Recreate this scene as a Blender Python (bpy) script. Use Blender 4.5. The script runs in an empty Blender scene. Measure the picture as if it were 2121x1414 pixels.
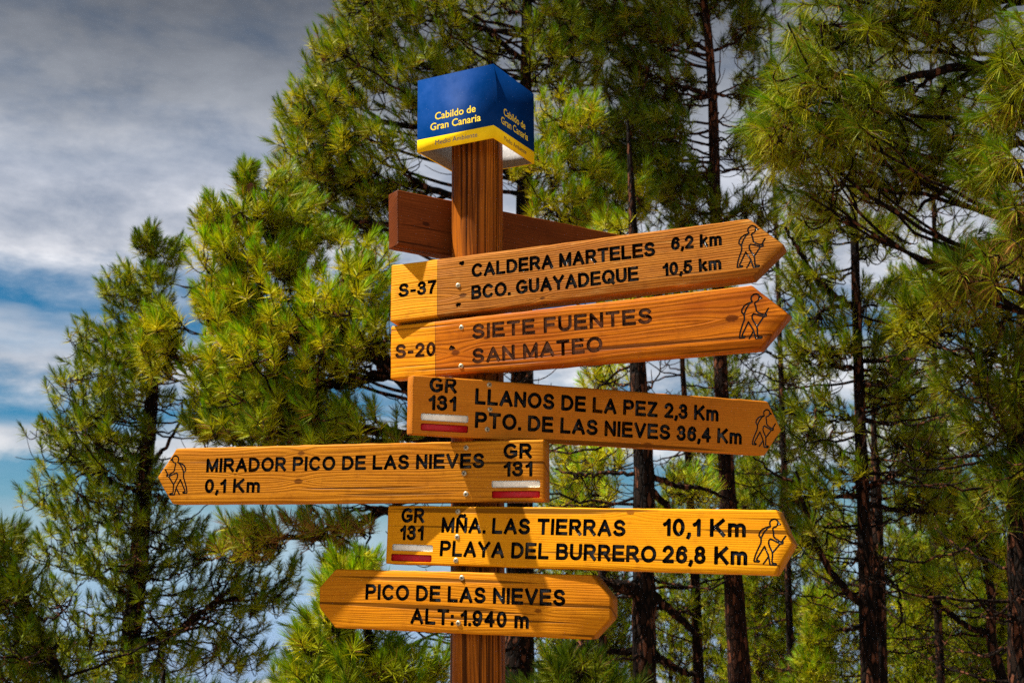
import bpy, math, random
import numpy as np
from mathutils import Matrix, Vector
from mathutils.geometry import tessellate_polygon

R = math.radians
DENOISE = False
sc = bpy.context.scene
COL = sc.collection

# ------------------------------------------------------------------ camera
CAMF, PITCH, ROLL = 2662.9, 0.19826, -0.00647        # focal length in photo pixels (2121 wide)
CX, CY = 1060.5, 707.0
CAMZ = 1.6
cam = bpy.data.cameras.new("camera")
cam.sensor_width = 36.0
cam.lens = 36.0 * CAMF / 2121.0
cam.clip_start, cam.clip_end = 0.05, 80000.0
cam.dof.use_dof = True
cam.dof.focus_distance = 3.25
cam.dof.aperture_fstop = 10.0
camo = bpy.data.objects.new("camera", cam)
COL.objects.link(camo)
camo.matrix_world = (Matrix.Translation((0, 0, CAMZ)) @ Matrix.Rotation(math.pi / 2 + PITCH, 4, 'X')
                     @ Matrix.Rotation(ROLL, 4, 'Z'))
sc.camera = camo
sc.view_settings.view_transform = 'Standard'
sc.view_settings.look = 'None'
sc.view_settings.exposure = 1.6
sc.view_settings.gamma = 1.0
sc.render.engine = 'CYCLES'
sc.cycles.use_denoising = DENOISE
sc.cycles.sample_clamp_direct = 4.0
sc.cycles.sample_clamp_indirect = 4.0
sc.cycles.max_bounces = 6
sc.cycles.diffuse_bounces = 1
sc.cycles.transmission_bounces = 3
sc.cycles.volume_bounces = 0
sc.cycles.transparent_max_bounces = 4

# ------------------------------------------------------------------ sun and sky
SUN_EL, SUN_PHI = R(58), R(93)      # height; angle to the left of the direction back to the camera
SUN_DIR = Vector((-math.sin(SUN_PHI) * math.cos(SUN_EL), -math.cos(SUN_PHI) * math.cos(SUN_EL), math.sin(SUN_EL)))
sl = bpy.data.lights.new("sun", 'SUN')
sl.energy = 5.0
sl.angle = R(0.8)
sl.color = (1.0, 0.93, 0.82)
so = bpy.data.objects.new("sun", sl)
COL.objects.link(so)
so.rotation_euler = SUN_DIR.to_track_quat('Z', 'Y').to_euler()
so.location = (-20, -6, 40)


class NT:
    """small helper round a node tree"""
    def __init__(s, tree):
        s.t = tree; s.n = tree.nodes; s.l = tree.links

    def new(s, kind, **kw):
        nd = s.n.new(kind)
        for k, v in kw.items():
            if k.startswith('i_'):
                key = k[2:]
                key = int(key) if key.isdigit() else key
                s.put(nd, key, v)
            else:
                setattr(nd, k, v)
        return nd

    def put(s, nd, key, v):
        if isinstance(v, bpy.types.NodeSocket):
            s.l.new(v, nd.inputs[key])
        else:
            nd.inputs[key].default_value = v

    def math(s, op, a, b=0.0, c=None, clamp=False):
        nd = s.n.new('ShaderNodeMath'); nd.operation = op; nd.use_clamp = clamp
        s.put(nd, 0, a); s.put(nd, 1, b)
        if c is not None: s.put(nd, 2, c)
        return nd.outputs[0]

    def ramp(s, fac, stops, interp='LINEAR'):
        nd = s.n.new('ShaderNodeValToRGB'); cr = nd.color_ramp; cr.interpolation = interp
        while len(cr.elements) < len(stops): cr.elements.new(0.5)
        for e, (p, c) in zip(cr.elements, stops):
            e.position = p
            e.color = (c, c, c, 1) if isinstance(c, (int, float)) else (c[0], c[1], c[2], 1)
        s.put(nd, 0, fac)
        return nd.outputs[0]

    def mix(s, fac, a, b, mode='MIX'):
        nd = s.n.new('ShaderNodeMix'); nd.data_type = 'RGBA'; nd.blend_type = mode
        s.put(nd, 0, fac)
        for k, v in ((6, a), (7, b)):
            s.put(nd, k, (v[0], v[1], v[2], 1) if isinstance(v, (tuple, list)) else v)
        return nd.outputs[2]

    def noise(s, vec, scale, detail=3.0, rough=0.55, dist=0.0):
        nd = s.n.new('ShaderNodeTexNoise')
        s.l.new(vec, nd.inputs['Vector'])
        nd.inputs['Scale'].default_value = scale
        nd.inputs['Detail'].default_value = detail
        nd.inputs['Roughness'].default_value = rough
        nd.inputs['Distortion'].default_value = dist
        return nd.outputs[0]

    def comb(s, x, y, z):
        nd = s.n.new('ShaderNodeCombineXYZ')
        s.put(nd, 0, x); s.put(nd, 1, y); s.put(nd, 2, z)
        return nd.outputs[0]


world = bpy.data.worlds.new("World")
sc.world = world
world.use_nodes = True
W = NT(world.node_tree)
W.n.clear()
sky = W.new('ShaderNodeTexSky', sky_type='NISHITA')
sky.sun_disc = False
sky.sun_elevation = SUN_EL
sky.sun_rotation = math.atan2(SUN_DIR.x, SUN_DIR.y)
sky.altitude = 1900.0
sky.air_density = 1.0
sky.dust_density = 0.3
sky.ozone_density = 2.0
tc = W.new('ShaderNodeTexCoord')
sp = W.new('ShaderNodeSeparateXYZ'); W.l.new(tc.outputs['Generated'], sp.inputs[0])
el = W.math('MULTIPLY', W.math('ARCSINE', sp.outputs[2]), 180 / math.pi)        # degrees above the horizon
az = W.math('MULTIPLY', W.math('ARCTAN2', sp.outputs[0], sp.outputs[1]), 180 / math.pi)
nv = W.comb(W.math('MULTIPLY', az, 0.045), W.math('MULTIPLY', el, 0.16), 3.7)
n1 = W.noise(nv, 1.0, 6.0, 0.58, 0.25)
nv2 = W.comb(W.math('MULTIPLY', az, 0.16), W.math('MULTIPLY', el, 0.34), 9.1)
n2 = W.noise(nv2, 1.0, 8.0, 0.62, 0.15)
wob = W.math('ADD', W.math('MULTIPLY', W.math('SUBTRACT', n1, 0.5), 7.0),
             W.math('MULTIPLY', W.math('SUBTRACT', n2, 0.5), 3.2))
wob = W.math('MULTIPLY', wob, W.math('DIVIDE', W.math('ADD', el, 2.5), 8.0, clamp=True))
e2 = W.math('DIVIDE', W.math('ADD', W.math('ADD', el, wob), 10.0), 50.0)         # -10..40 degrees -> 0..1
def ed(d): return (d + 10.0) / 50.0
cover = W.ramp(e2, [(0.0, 1.0), (ed(-1), 1.0), (ed(1.5), 1.0), (ed(2.6), .8), (ed(3.6), .15), (ed(5.2), .05), (ed(6.2), .95),
                    (ed(7.4), .92), (ed(8.3), .05), (ed(9.0), .25), (ed(10.2), .9), (ed(11.0), .55), (ed(11.9), .06), (ed(12.9), .25),
                    (ed(14.5), .92), (ed(17.5), .9), (ed(19), .8), (ed(22), 1.0)])
cover = W.math('ADD', cover, W.math('MULTIPLY', W.math('SUBTRACT', n2, 0.52), 0.9), clamp=True)
tone = W.ramp(e2, [(0.0, (0.8, 1.3, 2.2)), (ed(-2.5), (0.95, 1.6, 2.7)), (ed(-0.8), (1.5, 2.6, 3.9)), (ed(1), (2.7, 4.0, 5.0)), (ed(3), (3.4, 4.5, 5.2)), (ed(7), (5.4, 5.5, 5.7)),
                   (ed(13), (5.3, 5.4, 5.7)), (ed(18), (4.3, 4.5, 5.0)), (ed(21.5), (2.2, 2.4, 2.75)), (ed(26), (1.1, 1.22, 1.45)),
                   (ed(36), (0.36, 0.38, 0.43))])
tone = W.mix(W.math('MULTIPLY_ADD', W.math('DIVIDE', W.math('ADD', el, 1.0), 10.0, clamp=True), 0.45, 0.12), tone, W.ramp(n2, [(0.33, (0.45, 0.47, 0.55)), (0.66, (1.55, 1.52, 1.50))]), 'MULTIPLY')
# heavier cloud overhead; unseen sky brightened behind to fill the boards, sides dimmed
back = W.ramp(W.math('ABSOLUTE', W.math('DIVIDE', az, 180.0)), [(0.0, 0.85), (0.17, 0.85), (0.24, 0.22), (0.56, 0.22), (0.74, 2.9), (1.0, 2.9)])
tone = W.mix(1.0, tone, back, 'MULTIPLY')
hs = W.new('ShaderNodeHueSaturation'); hs.inputs['Saturation'].default_value = 1.55; hs.inputs['Value'].default_value = 0.47
hs.inputs['Hue'].default_value = 0.487
W.l.new(sky.outputs[0], hs.inputs['Color'])
bg1 = W.new('ShaderNodeBackground'); W.l.new(hs.outputs[0], bg1.inputs[0]); bg1.inputs[1].default_value = 0.05
bg2 = W.new('ShaderNodeBackground'); W.l.new(tone, bg2.inputs[0]); bg2.inputs[1].default_value = 0.05
ms = W.new('ShaderNodeMixShader'); W.l.new(cover, ms.inputs[0]); W.l.new(bg1.outputs[0], ms.inputs[1]); W.l.new(bg2.outputs[0], ms.inputs[2])
wo = W.new('ShaderNodeOutputWorld'); W.l.new(ms.outputs[0], wo.inputs[0])

# ------------------------------------------------------------------ helpers
CP, SP = math.cos(PITCH), math.sin(PITCH)
CR, SR = math.cos(ROLL), math.sin(ROLL)


def ray(px, py):
    a, b = px - CX, py - CY
    u, v = CR * a + SR * b, -SR * a + CR * b
    return np.array([u, CAMF * CP + v * SP, CAMF * SP - v * CP])


def at(px, py, Y):
    """the point of the place seen at a photo pixel, Y metres in front of the camera"""
    d = ray(px, py)
    return np.array([0, 0, CAMZ]) + d * (Y / d[1])


def ground_z(x, y):
    x = np.asarray(x, float); y = np.asarray(y, float)
    r = np.hypot(x, y)
    z = -0.26 * np.maximum(0, y - 4.0) - 0.03 * np.abs(x)
    z = np.where(y < 0, -0.05 * np.abs(y) * 0.2, z)
    z = np.maximum(z, -60 - 0.11 * r)
    return z


def tag(o, label=None, cat=None, group=None, kind=None):
    if label: o['label'] = label
    if cat: o['category'] = cat
    if group: o['group'] = group
    if kind: o['kind'] = kind
    return o


def empty(name, loc):
    o = bpy.data.objects.new(name, None); COL.objects.link(o)
    o.location = loc; o.empty_display_size = 0.1
    return o


def np_mesh(name, V, faces, mat, parent=None, col=None, smooth=False, mats=None, midx=None, local=False):
    """faces: list of int arrays (n,3) or (n,4). One mesh object."""
    V = np.asarray(V, np.float32)
    me = bpy.data.meshes.new(name)
    faces = [np.asarray(f, np.int32) for f in faces if len(f)]
    nl = sum(f.size for f in faces); nf = sum(len(f) for f in faces)
    me.vertices.add(len(V)); me.loops.add(nl); me.polygons.add(nf)
    if parent is not None and not local:
        V = V - np.array(parent.location, np.float32)
    me.vertices.foreach_set('co', V.ravel())
    me.loops.foreach_set('vertex_index', np.concatenate([f.ravel() for f in faces]))
    st = []; tot = []; o = 0
    for f in faces:
        k = f.shape[1]
        st.append(o + np.arange(len(f)) * k); tot.append(np.full(len(f), k)); o += f.size
    me.polygons.foreach_set('loop_start', np.concatenate(st).astype(np.int32))
    if midx is not None:
        me.polygons.foreach_set('material_index', np.asarray(midx, np.int32))
    if smooth:
        me.polygons.foreach_set('use_smooth', np.ones(nf, bool))
    for m in (mats or [mat]): me.materials.append(m)
    me.update(calc_edges=True)
    if col is not None:
        a = me.color_attributes.new('Col', 'FLOAT_COLOR', 'POINT')
        c4 = np.ones((len(V), 4), np.float32); c4[:, :3] = col
        a.data.foreach_set('color', c4.ravel())
    ob = bpy.data.objects.new(name, me); COL.objects.link(ob)
    if parent is not None: ob.parent = parent
    return ob


def bez(a, c, b, n):
    t = np.linspace(0, 1, n)[:, None]
    return a * (1 - t) ** 2 + 2 * c * t * (1 - t) + b * t ** 2


class Tubes:
    def __init__(s): s.V = []; s.F = []; s.n = 0

    def add(s, P, r, sides=6, cap=False, rng=None, rough=0.0):
        P = np.asarray(P, float); n = len(P)
        r = np.broadcast_to(np.asarray(r, float), (n,))
        T = np.gradient(P, axis=0); T /= np.linalg.norm(T, axis=1)[:, None] + 1e-9
        ref = np.array([0.31, 0.95, 0.05]) if abs(T[0, 2]) > 0.7 else np.array([0, 0, 1.0])
        A = np.cross(T, ref); A /= np.linalg.norm(A, axis=1)[:, None] + 1e-9
        Bv = np.cross(T, A)
        th = np.linspace(0, 2 * np.pi, sides, endpoint=False)
        rad = r[:, None] * np.ones(sides)
        if rough and rng is not None: rad = rad * (1 + rough * rng.standard_normal(rad.shape))
        V = P[:, None, :] + rad[..., None] * (np.cos(th)[None, :, None] * A[:, None, :] + np.sin(th)[None, :, None] * Bv[:, None, :])
        idx = s.n + np.arange(n * sides).reshape(n, sides)
        a = idx[:-1]; b = idx[1:]
        s.F.append(np.stack([a, np.roll(a, -1, 1), np.roll(b, -1, 1), b], -1).reshape(-1, 4))
        s.V.append(V.reshape(-1, 3)); s.n += n * sides

    def build(s, name, mat, parent):
        return np_mesh(name, np.concatenate(s.V), [np.concatenate(s.F)], mat, parent, smooth=True)


# ------------------------------------------------------------------ materials
def new_mat(name):
    m = bpy.data.materials.new(name); m.use_nodes = True
    t = NT(m.node_tree)
    return m, t, t.n['Principled BSDF']


def plain(name, col, rough=0.5, metal=0.0, bump=0.0, bscale=200.0, var=0.0, spec=0.22):
    m, t, p = new_mat(name)
    p.inputs['Roughness'].default_value = rough
    p.inputs['Metallic'].default_value = metal
    if not metal: p.inputs['Specular IOR Level'].default_value = spec
    tcn = t.new('ShaderNodeTexCoord')
    n = t.noise(tcn.outputs['Object'], bscale, 4)
    c = t.mix(t.ramp(n, [(0.3, 0.0), (0.7, 1.0)]), [k * (1 - var) for k in col], [min(1, k * (1 + var)) for k in col])
    t.l.new(c, p.inputs['Base Color'])
    if bump:
        b = t.new('ShaderNodeBump'); b.inputs['Strength'].default_value = bump; b.inputs['Distance'].default_value = 0.001
        t.l.new(n, b.inputs['Height']); t.l.new(b.outputs[0], p.inputs['Normal'])
    return m


def wood(name, light, mid, dark, seed=0.0, grain=1.0, knots=(), rough=0.5, vertical=False, patch=None, wear=0.0, ringf=900.0, bumpd=0.0012,
         weather=0.3):
    """varnished softwood sawn along local X (or local Z): growth rings, fibres, knots and drying cracks"""
    m, t, p = new_mat(name)
    tcn = t.new('ShaderNodeTexCoord')
    s = t.new('ShaderNodeSeparateXYZ'); t.l.new(tcn.outputs['Object'], s.inputs[0])
    X, Y, Z = s.outputs
    if vertical: L, A = Z, t.math('ADD', X, t.math('MULTIPLY', Y, 0.8))
    else: L, A = X, t.math('ADD', Z, t.math('MULTIPLY', Y, 0.6))
    # slow waves of the grain
    v1 = t.comb(t.math('MULTIPLY', L, 2.3), t.math('MULTIPLY', A, 9.0), seed)
    wv = t.noise(v1, 1.0, 2.0, 0.5)
    A2 = t.math('ADD', A, t.math('MULTIPLY', t.math('SUBTRACT', wv, 0.5), 0.034))
    kmask = None
    for (kx, kz, kr) in knots:
        dx = t.math('MULTIPLY', t.math('SUBTRACT', L, kx), 0.55); dz = t.math('SUBTRACT', A, kz)
        d2 = t.math('ADD', t.math('MULTIPLY', dx, dx), t.math('MULTIPLY', dz, dz))
        d = t.math('SQRT', d2)
        g = t.math('EXPONENT', t.math('MULTIPLY', d2, -1.0 / (2.2 * kr) ** 2))
        # rings flow round the knot
        A2 = t.math('ADD', A2, t.math('MULTIPLY', g, t.math('MULTIPLY', t.math('SIGN', dz), kr * 0.9)))
        k = t.math('SUBTRACT', 1.0, t.math('DIVIDE', d, kr), clamp=True)
        kmask = k if kmask is None else t.math('MAXIMUM', kmask, k)
    # growth rings
    rn = t.noise(t.comb(t.math('MULTIPLY', L, 0.8), t.math('MULTIPLY', A2, 30.0), seed + 5), 1.0, 2.0)
    ph = t.math('ADD', t.math('MULTIPLY', A2, ringf), t.math('MULTIPLY', rn, 24.0))
    ring = t.math('MULTIPLY_ADD', t.math('SINE', ph), 0.5, 0.5)
    ring = t.math('POWER', ring, 2.2)
    fib = t.noise(t.comb(t.math('MULTIPLY', L, 9.0), t.math('MULTIPLY', A2, 420.0), t.math('MULTIPLY', Y, 200.0)), 1.0, 4.0, 0.65)
    fib2 = t.noise(t.comb(t.math('MULTIPLY', L, 3.0), t.math('MULTIPLY', A2, 900.0), seed), 1.0, 2.0, 0.5)
    big = t.noise(t.comb(t.math('MULTIPLY', L, 3.5), t.math('MULTIPLY', A, 14.0), seed + 2), 1.0, 4.0, 0.6)
    c = t.mix(t.ramp(big, [(0.3, 0.0), (0.72, 1.0)]), mid, light)
    c = t.mix(t.math('MULTIPLY', ring, 0.45 * grain), c, dark)
    c = t.mix(t.math('MULTIPLY', t.ramp(fib, [(0.42, 0.0), (0.75, 1.0)]), 0.5 * grain), c, dark)
    # long drying cracks
    ck = t.noise(t.comb(t.math('MULTIPLY', L, 1.1), t.math('MULTIPLY', A, 130.0 if vertical else 60.0), seed + 8), 1.0, 1.0, 0.4)
    crack = t.ramp(ck, [(0.60, 0.0), (0.64, 1.0)] if vertical else [(0.668, 0.0), (0.69, 1.0)])
    c = t.mix(t.math('MULTIPLY', crack, 0.75), c, [k * 0.12 for k in dark])
    if weather:
        wn = t.noise(t.comb(t.math('MULTIPLY', L, 14.0), t.math('MULTIPLY', A, 90.0), seed + 11), 1.0, 5.0, 0.7)
        c = t.mix(t.math('MULTIPLY', t.ramp(wn, [(0.56, 0.0), (0.74, 1.0)]), weather), c, (0.50, 0.27, 0.07))
    if patch is not None:
        px, pcol, pdark = patch
        f = t.math('LESS_THAN', L, px)
        pc = t.mix(t.math('MULTIPLY', ring, 0.5), t.mix(t.ramp(big, [(0.35, 0.0), (0.7, 0.6)]), pcol, pdark), pdark)
        pc = t.mix(t.math('MULTIPLY', t.ramp(fib, [(0.45, 0.0), (0.75, 1.0)]), 0.6), pc, pdark)
        pc = t.mix(t.math('MULTIPLY', crack, 0.7), pc, [k * 0.15 for k in pdark])
        c = t.mix(f, c, pc)
        ln = t.math('LESS_THAN', t.math('ABSOLUTE', t.math('SUBTRACT', L, px)), 0.0007)
        c = t.mix(t.math('MULTIPLY', ln, 0.8), c, (0.03, 0.015, 0.005))
    if kmask is not None:
        kn = t.noise(t.comb(t.math('MULTIPLY', L, 300.0), t.math('MULTIPLY', A, 300.0), seed), 1.0, 3.0)
        kk = t.ramp(t.math('ADD', kmask, t.math('MULTIPLY', t.math('SUBTRACT', kn, 0.5), 0.5)), [(0.30, 0.0), (0.5, 1.0)])
        c = t.mix(t.math('MULTIPLY', kk, 0.8), c, [k * 0.55 for k in dark])
    if not vertical:                       # sawn ends soak up more stain and dirt
        sn = t.new('ShaderNodeSeparateXYZ'); t.l.new(tcn.outputs['Normal'], sn.inputs[0])
        eg = t.ramp(t.math('ABSOLUTE', sn.outputs[0]), [(0.25, 0.0), (0.5, 1.0)])
        en = t.noise(tcn.outputs['Object'], 260.0, 4.0, 0.7)
        c = t.mix(t.math('MULTIPLY', eg, 0.55), c, t.mix(en, [k * 0.25 for k in dark], [k * 0.55 for k in mid]))
        ed_ = t.ramp(t.noise(tcn.outputs['Object'], 34.0, 4.0, 0.7), [(0.52, 0.0), (0.70, 1.0)])
        c = t.mix(t.math('MULTIPLY', ed_, 0.28), c, [k * 0.8 for k in dark])
    t.l.new(c, p.inputs['Base Color'])
    p.inputs['Roughness'].default_value = rough
    p.inputs['Specular IOR Level'].default_value = 0.045
    t.l.new(t.ramp(fib, [(0.3, rough - 0.1), (0.7, min(1, rough + 0.2))]), p.inputs['Roughness'])
    h = t.math('ADD', t.math('MULTIPLY', ring, -0.55), t.math('MULTIPLY', fib, -0.8))
    h = t.math('ADD', h, t.math('MULTIPLY', fib2, -0.4))
    h = t.math('ADD', h, t.math('MULTIPLY', crack, -1.6))
    b = t.new('ShaderNodeBump'); b.inputs['Strength'].default_value = 0.6; b.inputs['Distance'].default_value = bumpd
    t.l.new(h, b.inputs['Height']); t.l.new(b.outputs[0], p.inputs['Normal'])
    return m


def bark_mat(name, dark, lighter, fleck, scale=1.0):
    m, t, p = new_mat(name)
    tcn = t.new('ShaderNodeTexCoord')
    mp = t.new('ShaderNodeMapping'); mp.inputs['Scale'].default_value = (1, 1, 0.32)
    t.l.new(tcn.outputs['Object'], mp.inputs[0])
    wv = t.noise(mp.outputs[0], 9 * scale, 3)
    vec = t.new('ShaderNodeVectorMath', operation='ADD')
    t.l.new(mp.outputs[0], vec.inputs[0])
    cc = t.new('ShaderNodeVectorMath', operation='SCALE'); t.l.new(wv, cc.inputs[0]); cc.inputs['Scale'].default_value = 0.06
    t.l.new(cc.outputs[0], vec.inputs[1])
    vo = t.new('ShaderNodeTexVoronoi', feature='DISTANCE_TO_EDGE'); vo.inputs['Scale'].default_value = 26 * scale
    t.l.new(vec.outputs[0], vo.inputs['Vector'])
    vc = t.new('ShaderNodeTexVoronoi', feature='F1'); vc.inputs['Scale'].default_value = 26 * scale
    t.l.new(vec.outputs[0], vc.inputs['Vector'])
    plate = t.ramp(vo.outputs['Distance'], [(0.02, 0.0), (0.16, 1.0)])
    sv = t.new('ShaderNodeSeparateColor'); t.l.new(vc.outputs['Color'], sv.inputs[0])
    c = t.mix(sv.outputs[0], dark, lighter)  # plates differ at random between two bark tones
    c = t.mix(t.ramp(sv.outputs[1], [(0.58, 0.0), (0.85, 0.9)]), c, fleck)
    c = t.mix(plate, [k * 0.25 for k in dark], c)
    n = t.noise(tcn.outputs['Object'], 90 * scale, 5, 0.7)
    c = t.mix(0.6, c, t.ramp(n, [(0.3, 0.45), (0.7, 1.3)]), 'MULTIPLY')
    t.l.new(c, p.inputs['Base Color'])
    p.inputs['Roughness'].default_value = 0.9
    p.inputs['Specular IOR Level'].default_value = 0.08
    b = t.new('ShaderNodeBump'); b.inputs['Strength'].default_value = 0.9; b.inputs['Distance'].default_value = 0.025
    t.l.new(t.math('ADD', plate, t.math('MULTIPLY', n, 0.5)), b.inputs['Height']); t.l.new(b.outputs[0], p.inputs['Normal'])
    return m


def needle_mat(name):
    m, t, p = new_mat(name)
    at_ = t.new('ShaderNodeVertexColor'); at_.layer_name = 'Col'
    t.l.new(at_.outputs[0], p.inputs['Base Color'])
    p.inputs['Roughness'].default_value = 0.5
    p.inputs['Specular IOR Level'].default_value = 0.08
    tr = t.new('ShaderNodeBsdfTranslucent')
    c2 = t.mix(1.0, at_.outputs[0], (1.35, 1.2, 0.5), 'MULTIPLY')
    t.l.new(c2, tr.inputs[0])
    mx = t.new('ShaderNodeMixShader'); mx.inputs[0].default_value = 0.20
    t.l.new(p.outputs[0], mx.inputs[1]); t.l.new(tr.outputs[0], mx.inputs[2])
    t.l.new(mx.outputs[0], t.n['Material Output'].inputs[0])
    return m


M_NEEDLE = needle_mat("pine_needles")
M_BARK = bark_mat("pine_bark_dark", (0.006, 0.0035, 0.002), (0.016, 0.0075, 0.0042), (0.12, 0.043, 0.020))
M_BARK_RED = bark_mat("pine_bark_red", (0.016, 0.007, 0.004), (0.045, 0.016, 0.008), (0.15, 0.050, 0.022))
M_CONE = plain("pine_cone_brown", (0.16, 0.075, 0.035), 0.8, bump=0.6, bscale=60, var=0.5)

# ------------------------------------------------------------------ ground
def build_ground():
    rs = np.concatenate([np.linspace(0, 40, 41), np.geomspace(42, 15000, 90)])
    na = 240
    th = np.linspace(0, 2 * np.pi, na, endpoint=False)
    Rr, T = np.meshgrid(rs, th, indexing='ij')
    x = Rr * np.sin(T); y = Rr * np.cos(T)
    z = ground_z(x, y)
    rng = np.random.default_rng(5)
    far = np.clip((Rr - 900) / 3000, 0, 1)
    rid = np.zeros_like(x)
    for k in range(26):
        a = rng.uniform(0, 2 * np.pi); fr = 1 / 2600 * 1.32 ** (k / 2.0); ph = rng.uniform(0, 6.28)
        s = np.sin((x * np.cos(a) + y * np.sin(a)) * fr * 6.28 / 2 + ph)
        rid += (1 - np.abs(s)) * (1 / (1.32 ** (k / 2.0)))
    rid = rid / 5.0
    z = z * (1 - far * 0.55) + far * (rid - 1.05) * 330
    small = np.where(Rr < 60, 0.04 * np.sin(x * 3.1 + 1) * np.sin(y * 2.7), 0)
    z = z + small
    V = np.stack([x, y, z], -1).reshape(-1, 3)
    idx = np.arange(len(rs) * na).reshape(len(rs), na)
    a = idx[:-1]; b = idx[1:]
    F = np.stack([a, b, np.roll(b, -1, 1), np.roll(a, -1, 1)], -1).reshape(-1, 4)
    m, t, p = new_mat("forest_floor")
    tcn = t.new('ShaderNodeTexCoord')
    n1_ = t.noise(tcn.outputs['Object'], 1.2, 6, 0.65); n2_ = t.noise(tcn.outputs['Object'], 0.004, 8, 0.7)
    near = t.mix(t.ramp(n1_, [(0.35, 0.0), (0.65, 1.0)]), (0.12, 0.07, 0.035), (0.22, 0.14, 0.07))
    wild = t.mix(t.ramp(n2_, [(0.40, 0.0), (0.60, 1.0)]), (0.045, 0.06, 0.025), (0.20, 0.15, 0.09))
    s = t.new('ShaderNodeVectorMath', operation='LENGTH'); t.l.new(tcn.outputs['Object'], s.inputs[0])
    f = t.math('DIVIDE', s.outputs['Value'], 200.0, clamp=True)
    t.l.new(t.mix(f, near, wild), p.inputs['Base Color'])
    p.inputs['Roughness'].default_value = 0.95
    o = np_mesh("ground", V, [F], m, smooth=True)
    tag(o, kind='structure')


build_ground()

# ------------------------------------------------------------------ the signpost
CAPX, CAPY, CAPZ, CAPYAW, CAPL, CAPH = -0.04279, 3.0839, 2.74506, -0.48407, 0.22743, 0.19845
PX, PY, PR = -0.08908, 3.23751, 0.0672
sign = empty("signpost", (PX, PY, float(ground_z(PX, PY))))
tag(sign, "wooden hiking signpost with stacked arrow boards and a blue cap on a round post", "signpost")

M_POST = wood("post_wood", (0.40, 0.115, 0.006), (0.19, 0.047, 0.004), (0.026, 0.007, 0.002), seed=3.3, grain=1.2, vertical=True,
              ringf=620, rough=0.42, bumpd=0.0022, weather=0.0)
M_BLACK = plain("engraved_black_paint", (0.007, 0.007, 0.008), 0.30, bump=1.0, bscale=420, var=0.5, spec=0.45)
M_FADED = None
M_WHITE = plain("white_paint", (0.88, 0.84, 0.72), 0.6, bump=0.6, bscale=160, var=0.10)
M_RED = plain("red_paint", (0.42, 0.006, 0.010), 0.42, bump=0.5, bscale=160, var=0.15)
M_SCREW = plain("zinc_screw", (0.42, 0.35, 0.22), 0.5, metal=0.6, bump=0.2, bscale=300, var=0.25)
M_SLOT = plain("screw_recess", (0.02, 0.017, 0.013), 0.7)
M_HOLE = plain("dark_hole", (0.022, 0.013, 0.009), 0.9)  # dark floor and walls of the empty screw holes


def m_faded():
    m, t, p = new_mat("worn_engraving")
    tcn = t.new('ShaderNodeTexCoord')
    n = t.noise(tcn.outputs['Object'], 90, 5, 0.7)
    t.l.new(t.mix(t.ramp(n, [(0.35, 0.0), (0.65, 1.0)]), (0.075, 0.030, 0.014), (0.27, 0.100, 0.038)), p.inputs['Base Color'])
    p.inputs['Roughness'].default_value = 0.7
    b = t.new('ShaderNodeBump'); b.inputs['Strength'].default_value = 0.6; b.inputs['Distance'].default_value = 0.001
    t.l.new(n, b.inputs['Height']); t.l.new(b.outputs[0], p.inputs['Normal'])
    return m


M_FADED = m_faded()


def build_post():
    z0 = float(ground_z(PX, PY)) - 0.5; z1 = CAPZ + CAPH - 0.03
    zs = np.linspace(z0, z1, 120)
    gang = R(52)                       # the drying groove, to the right of the side facing the camera
    th = np.concatenate([np.linspace(0.075, 2 * np.pi - 0.075, 72), [2 * np.pi - 0.045, 2 * np.pi - 0.03, 0.03, 0.045]])
    rr = np.concatenate([np.ones(72), [0.97, 0.62, 0.62, 0.97]])
    rng = np.random.default_rng(2)
    ang = gang + th
    V = []
    ph = rng.uniform(0, 6.28, 5)
    for z in zs:
        w = 1 + 0.010 * np.sin(3 * ang + ph[0]) + 0.005 * np.sin(5 * ang + z * 2 + ph[1]) + 0.004 * np.sin(z * 3 + ph[2])
        wz = 1 + 0.25 * math.sin(z * 4.0) if True else 1
        dth = np.where(np.arange(len(th)) >= 72, 0, 0)
        r_ = PR * w * rr
        V.append(np.stack([PX + r_ * np.sin(ang), PY - r_ * np.cos(ang), np.full(len(th), z)], -1))
    V = np.concatenate(V); n = len(th); k = len(zs)
    idx = np.arange(n * k).reshape(k, n)
    a = idx[:-1]; b = idx[1:]
    F = np.stack([a, np.roll(a, -1, 1), np.roll(b, -1, 1), b], -1).reshape(-1, 4)
    V = np.concatenate([V, [[PX, PY, z1]]])
    top = np.stack([idx[-1], np.roll(idx[-1], -1), np.full(n, len(V) - 1)], -1)
    o = np_mesh("post", V, [F, top], M_POST, sign)
    for i, pl in enumerate(o.data.polygons): pl.use_smooth = True
    try:
        o.data.set_sharp_from_angle(angle=R(40))
    except Exception:
        pass


build_post()


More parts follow.
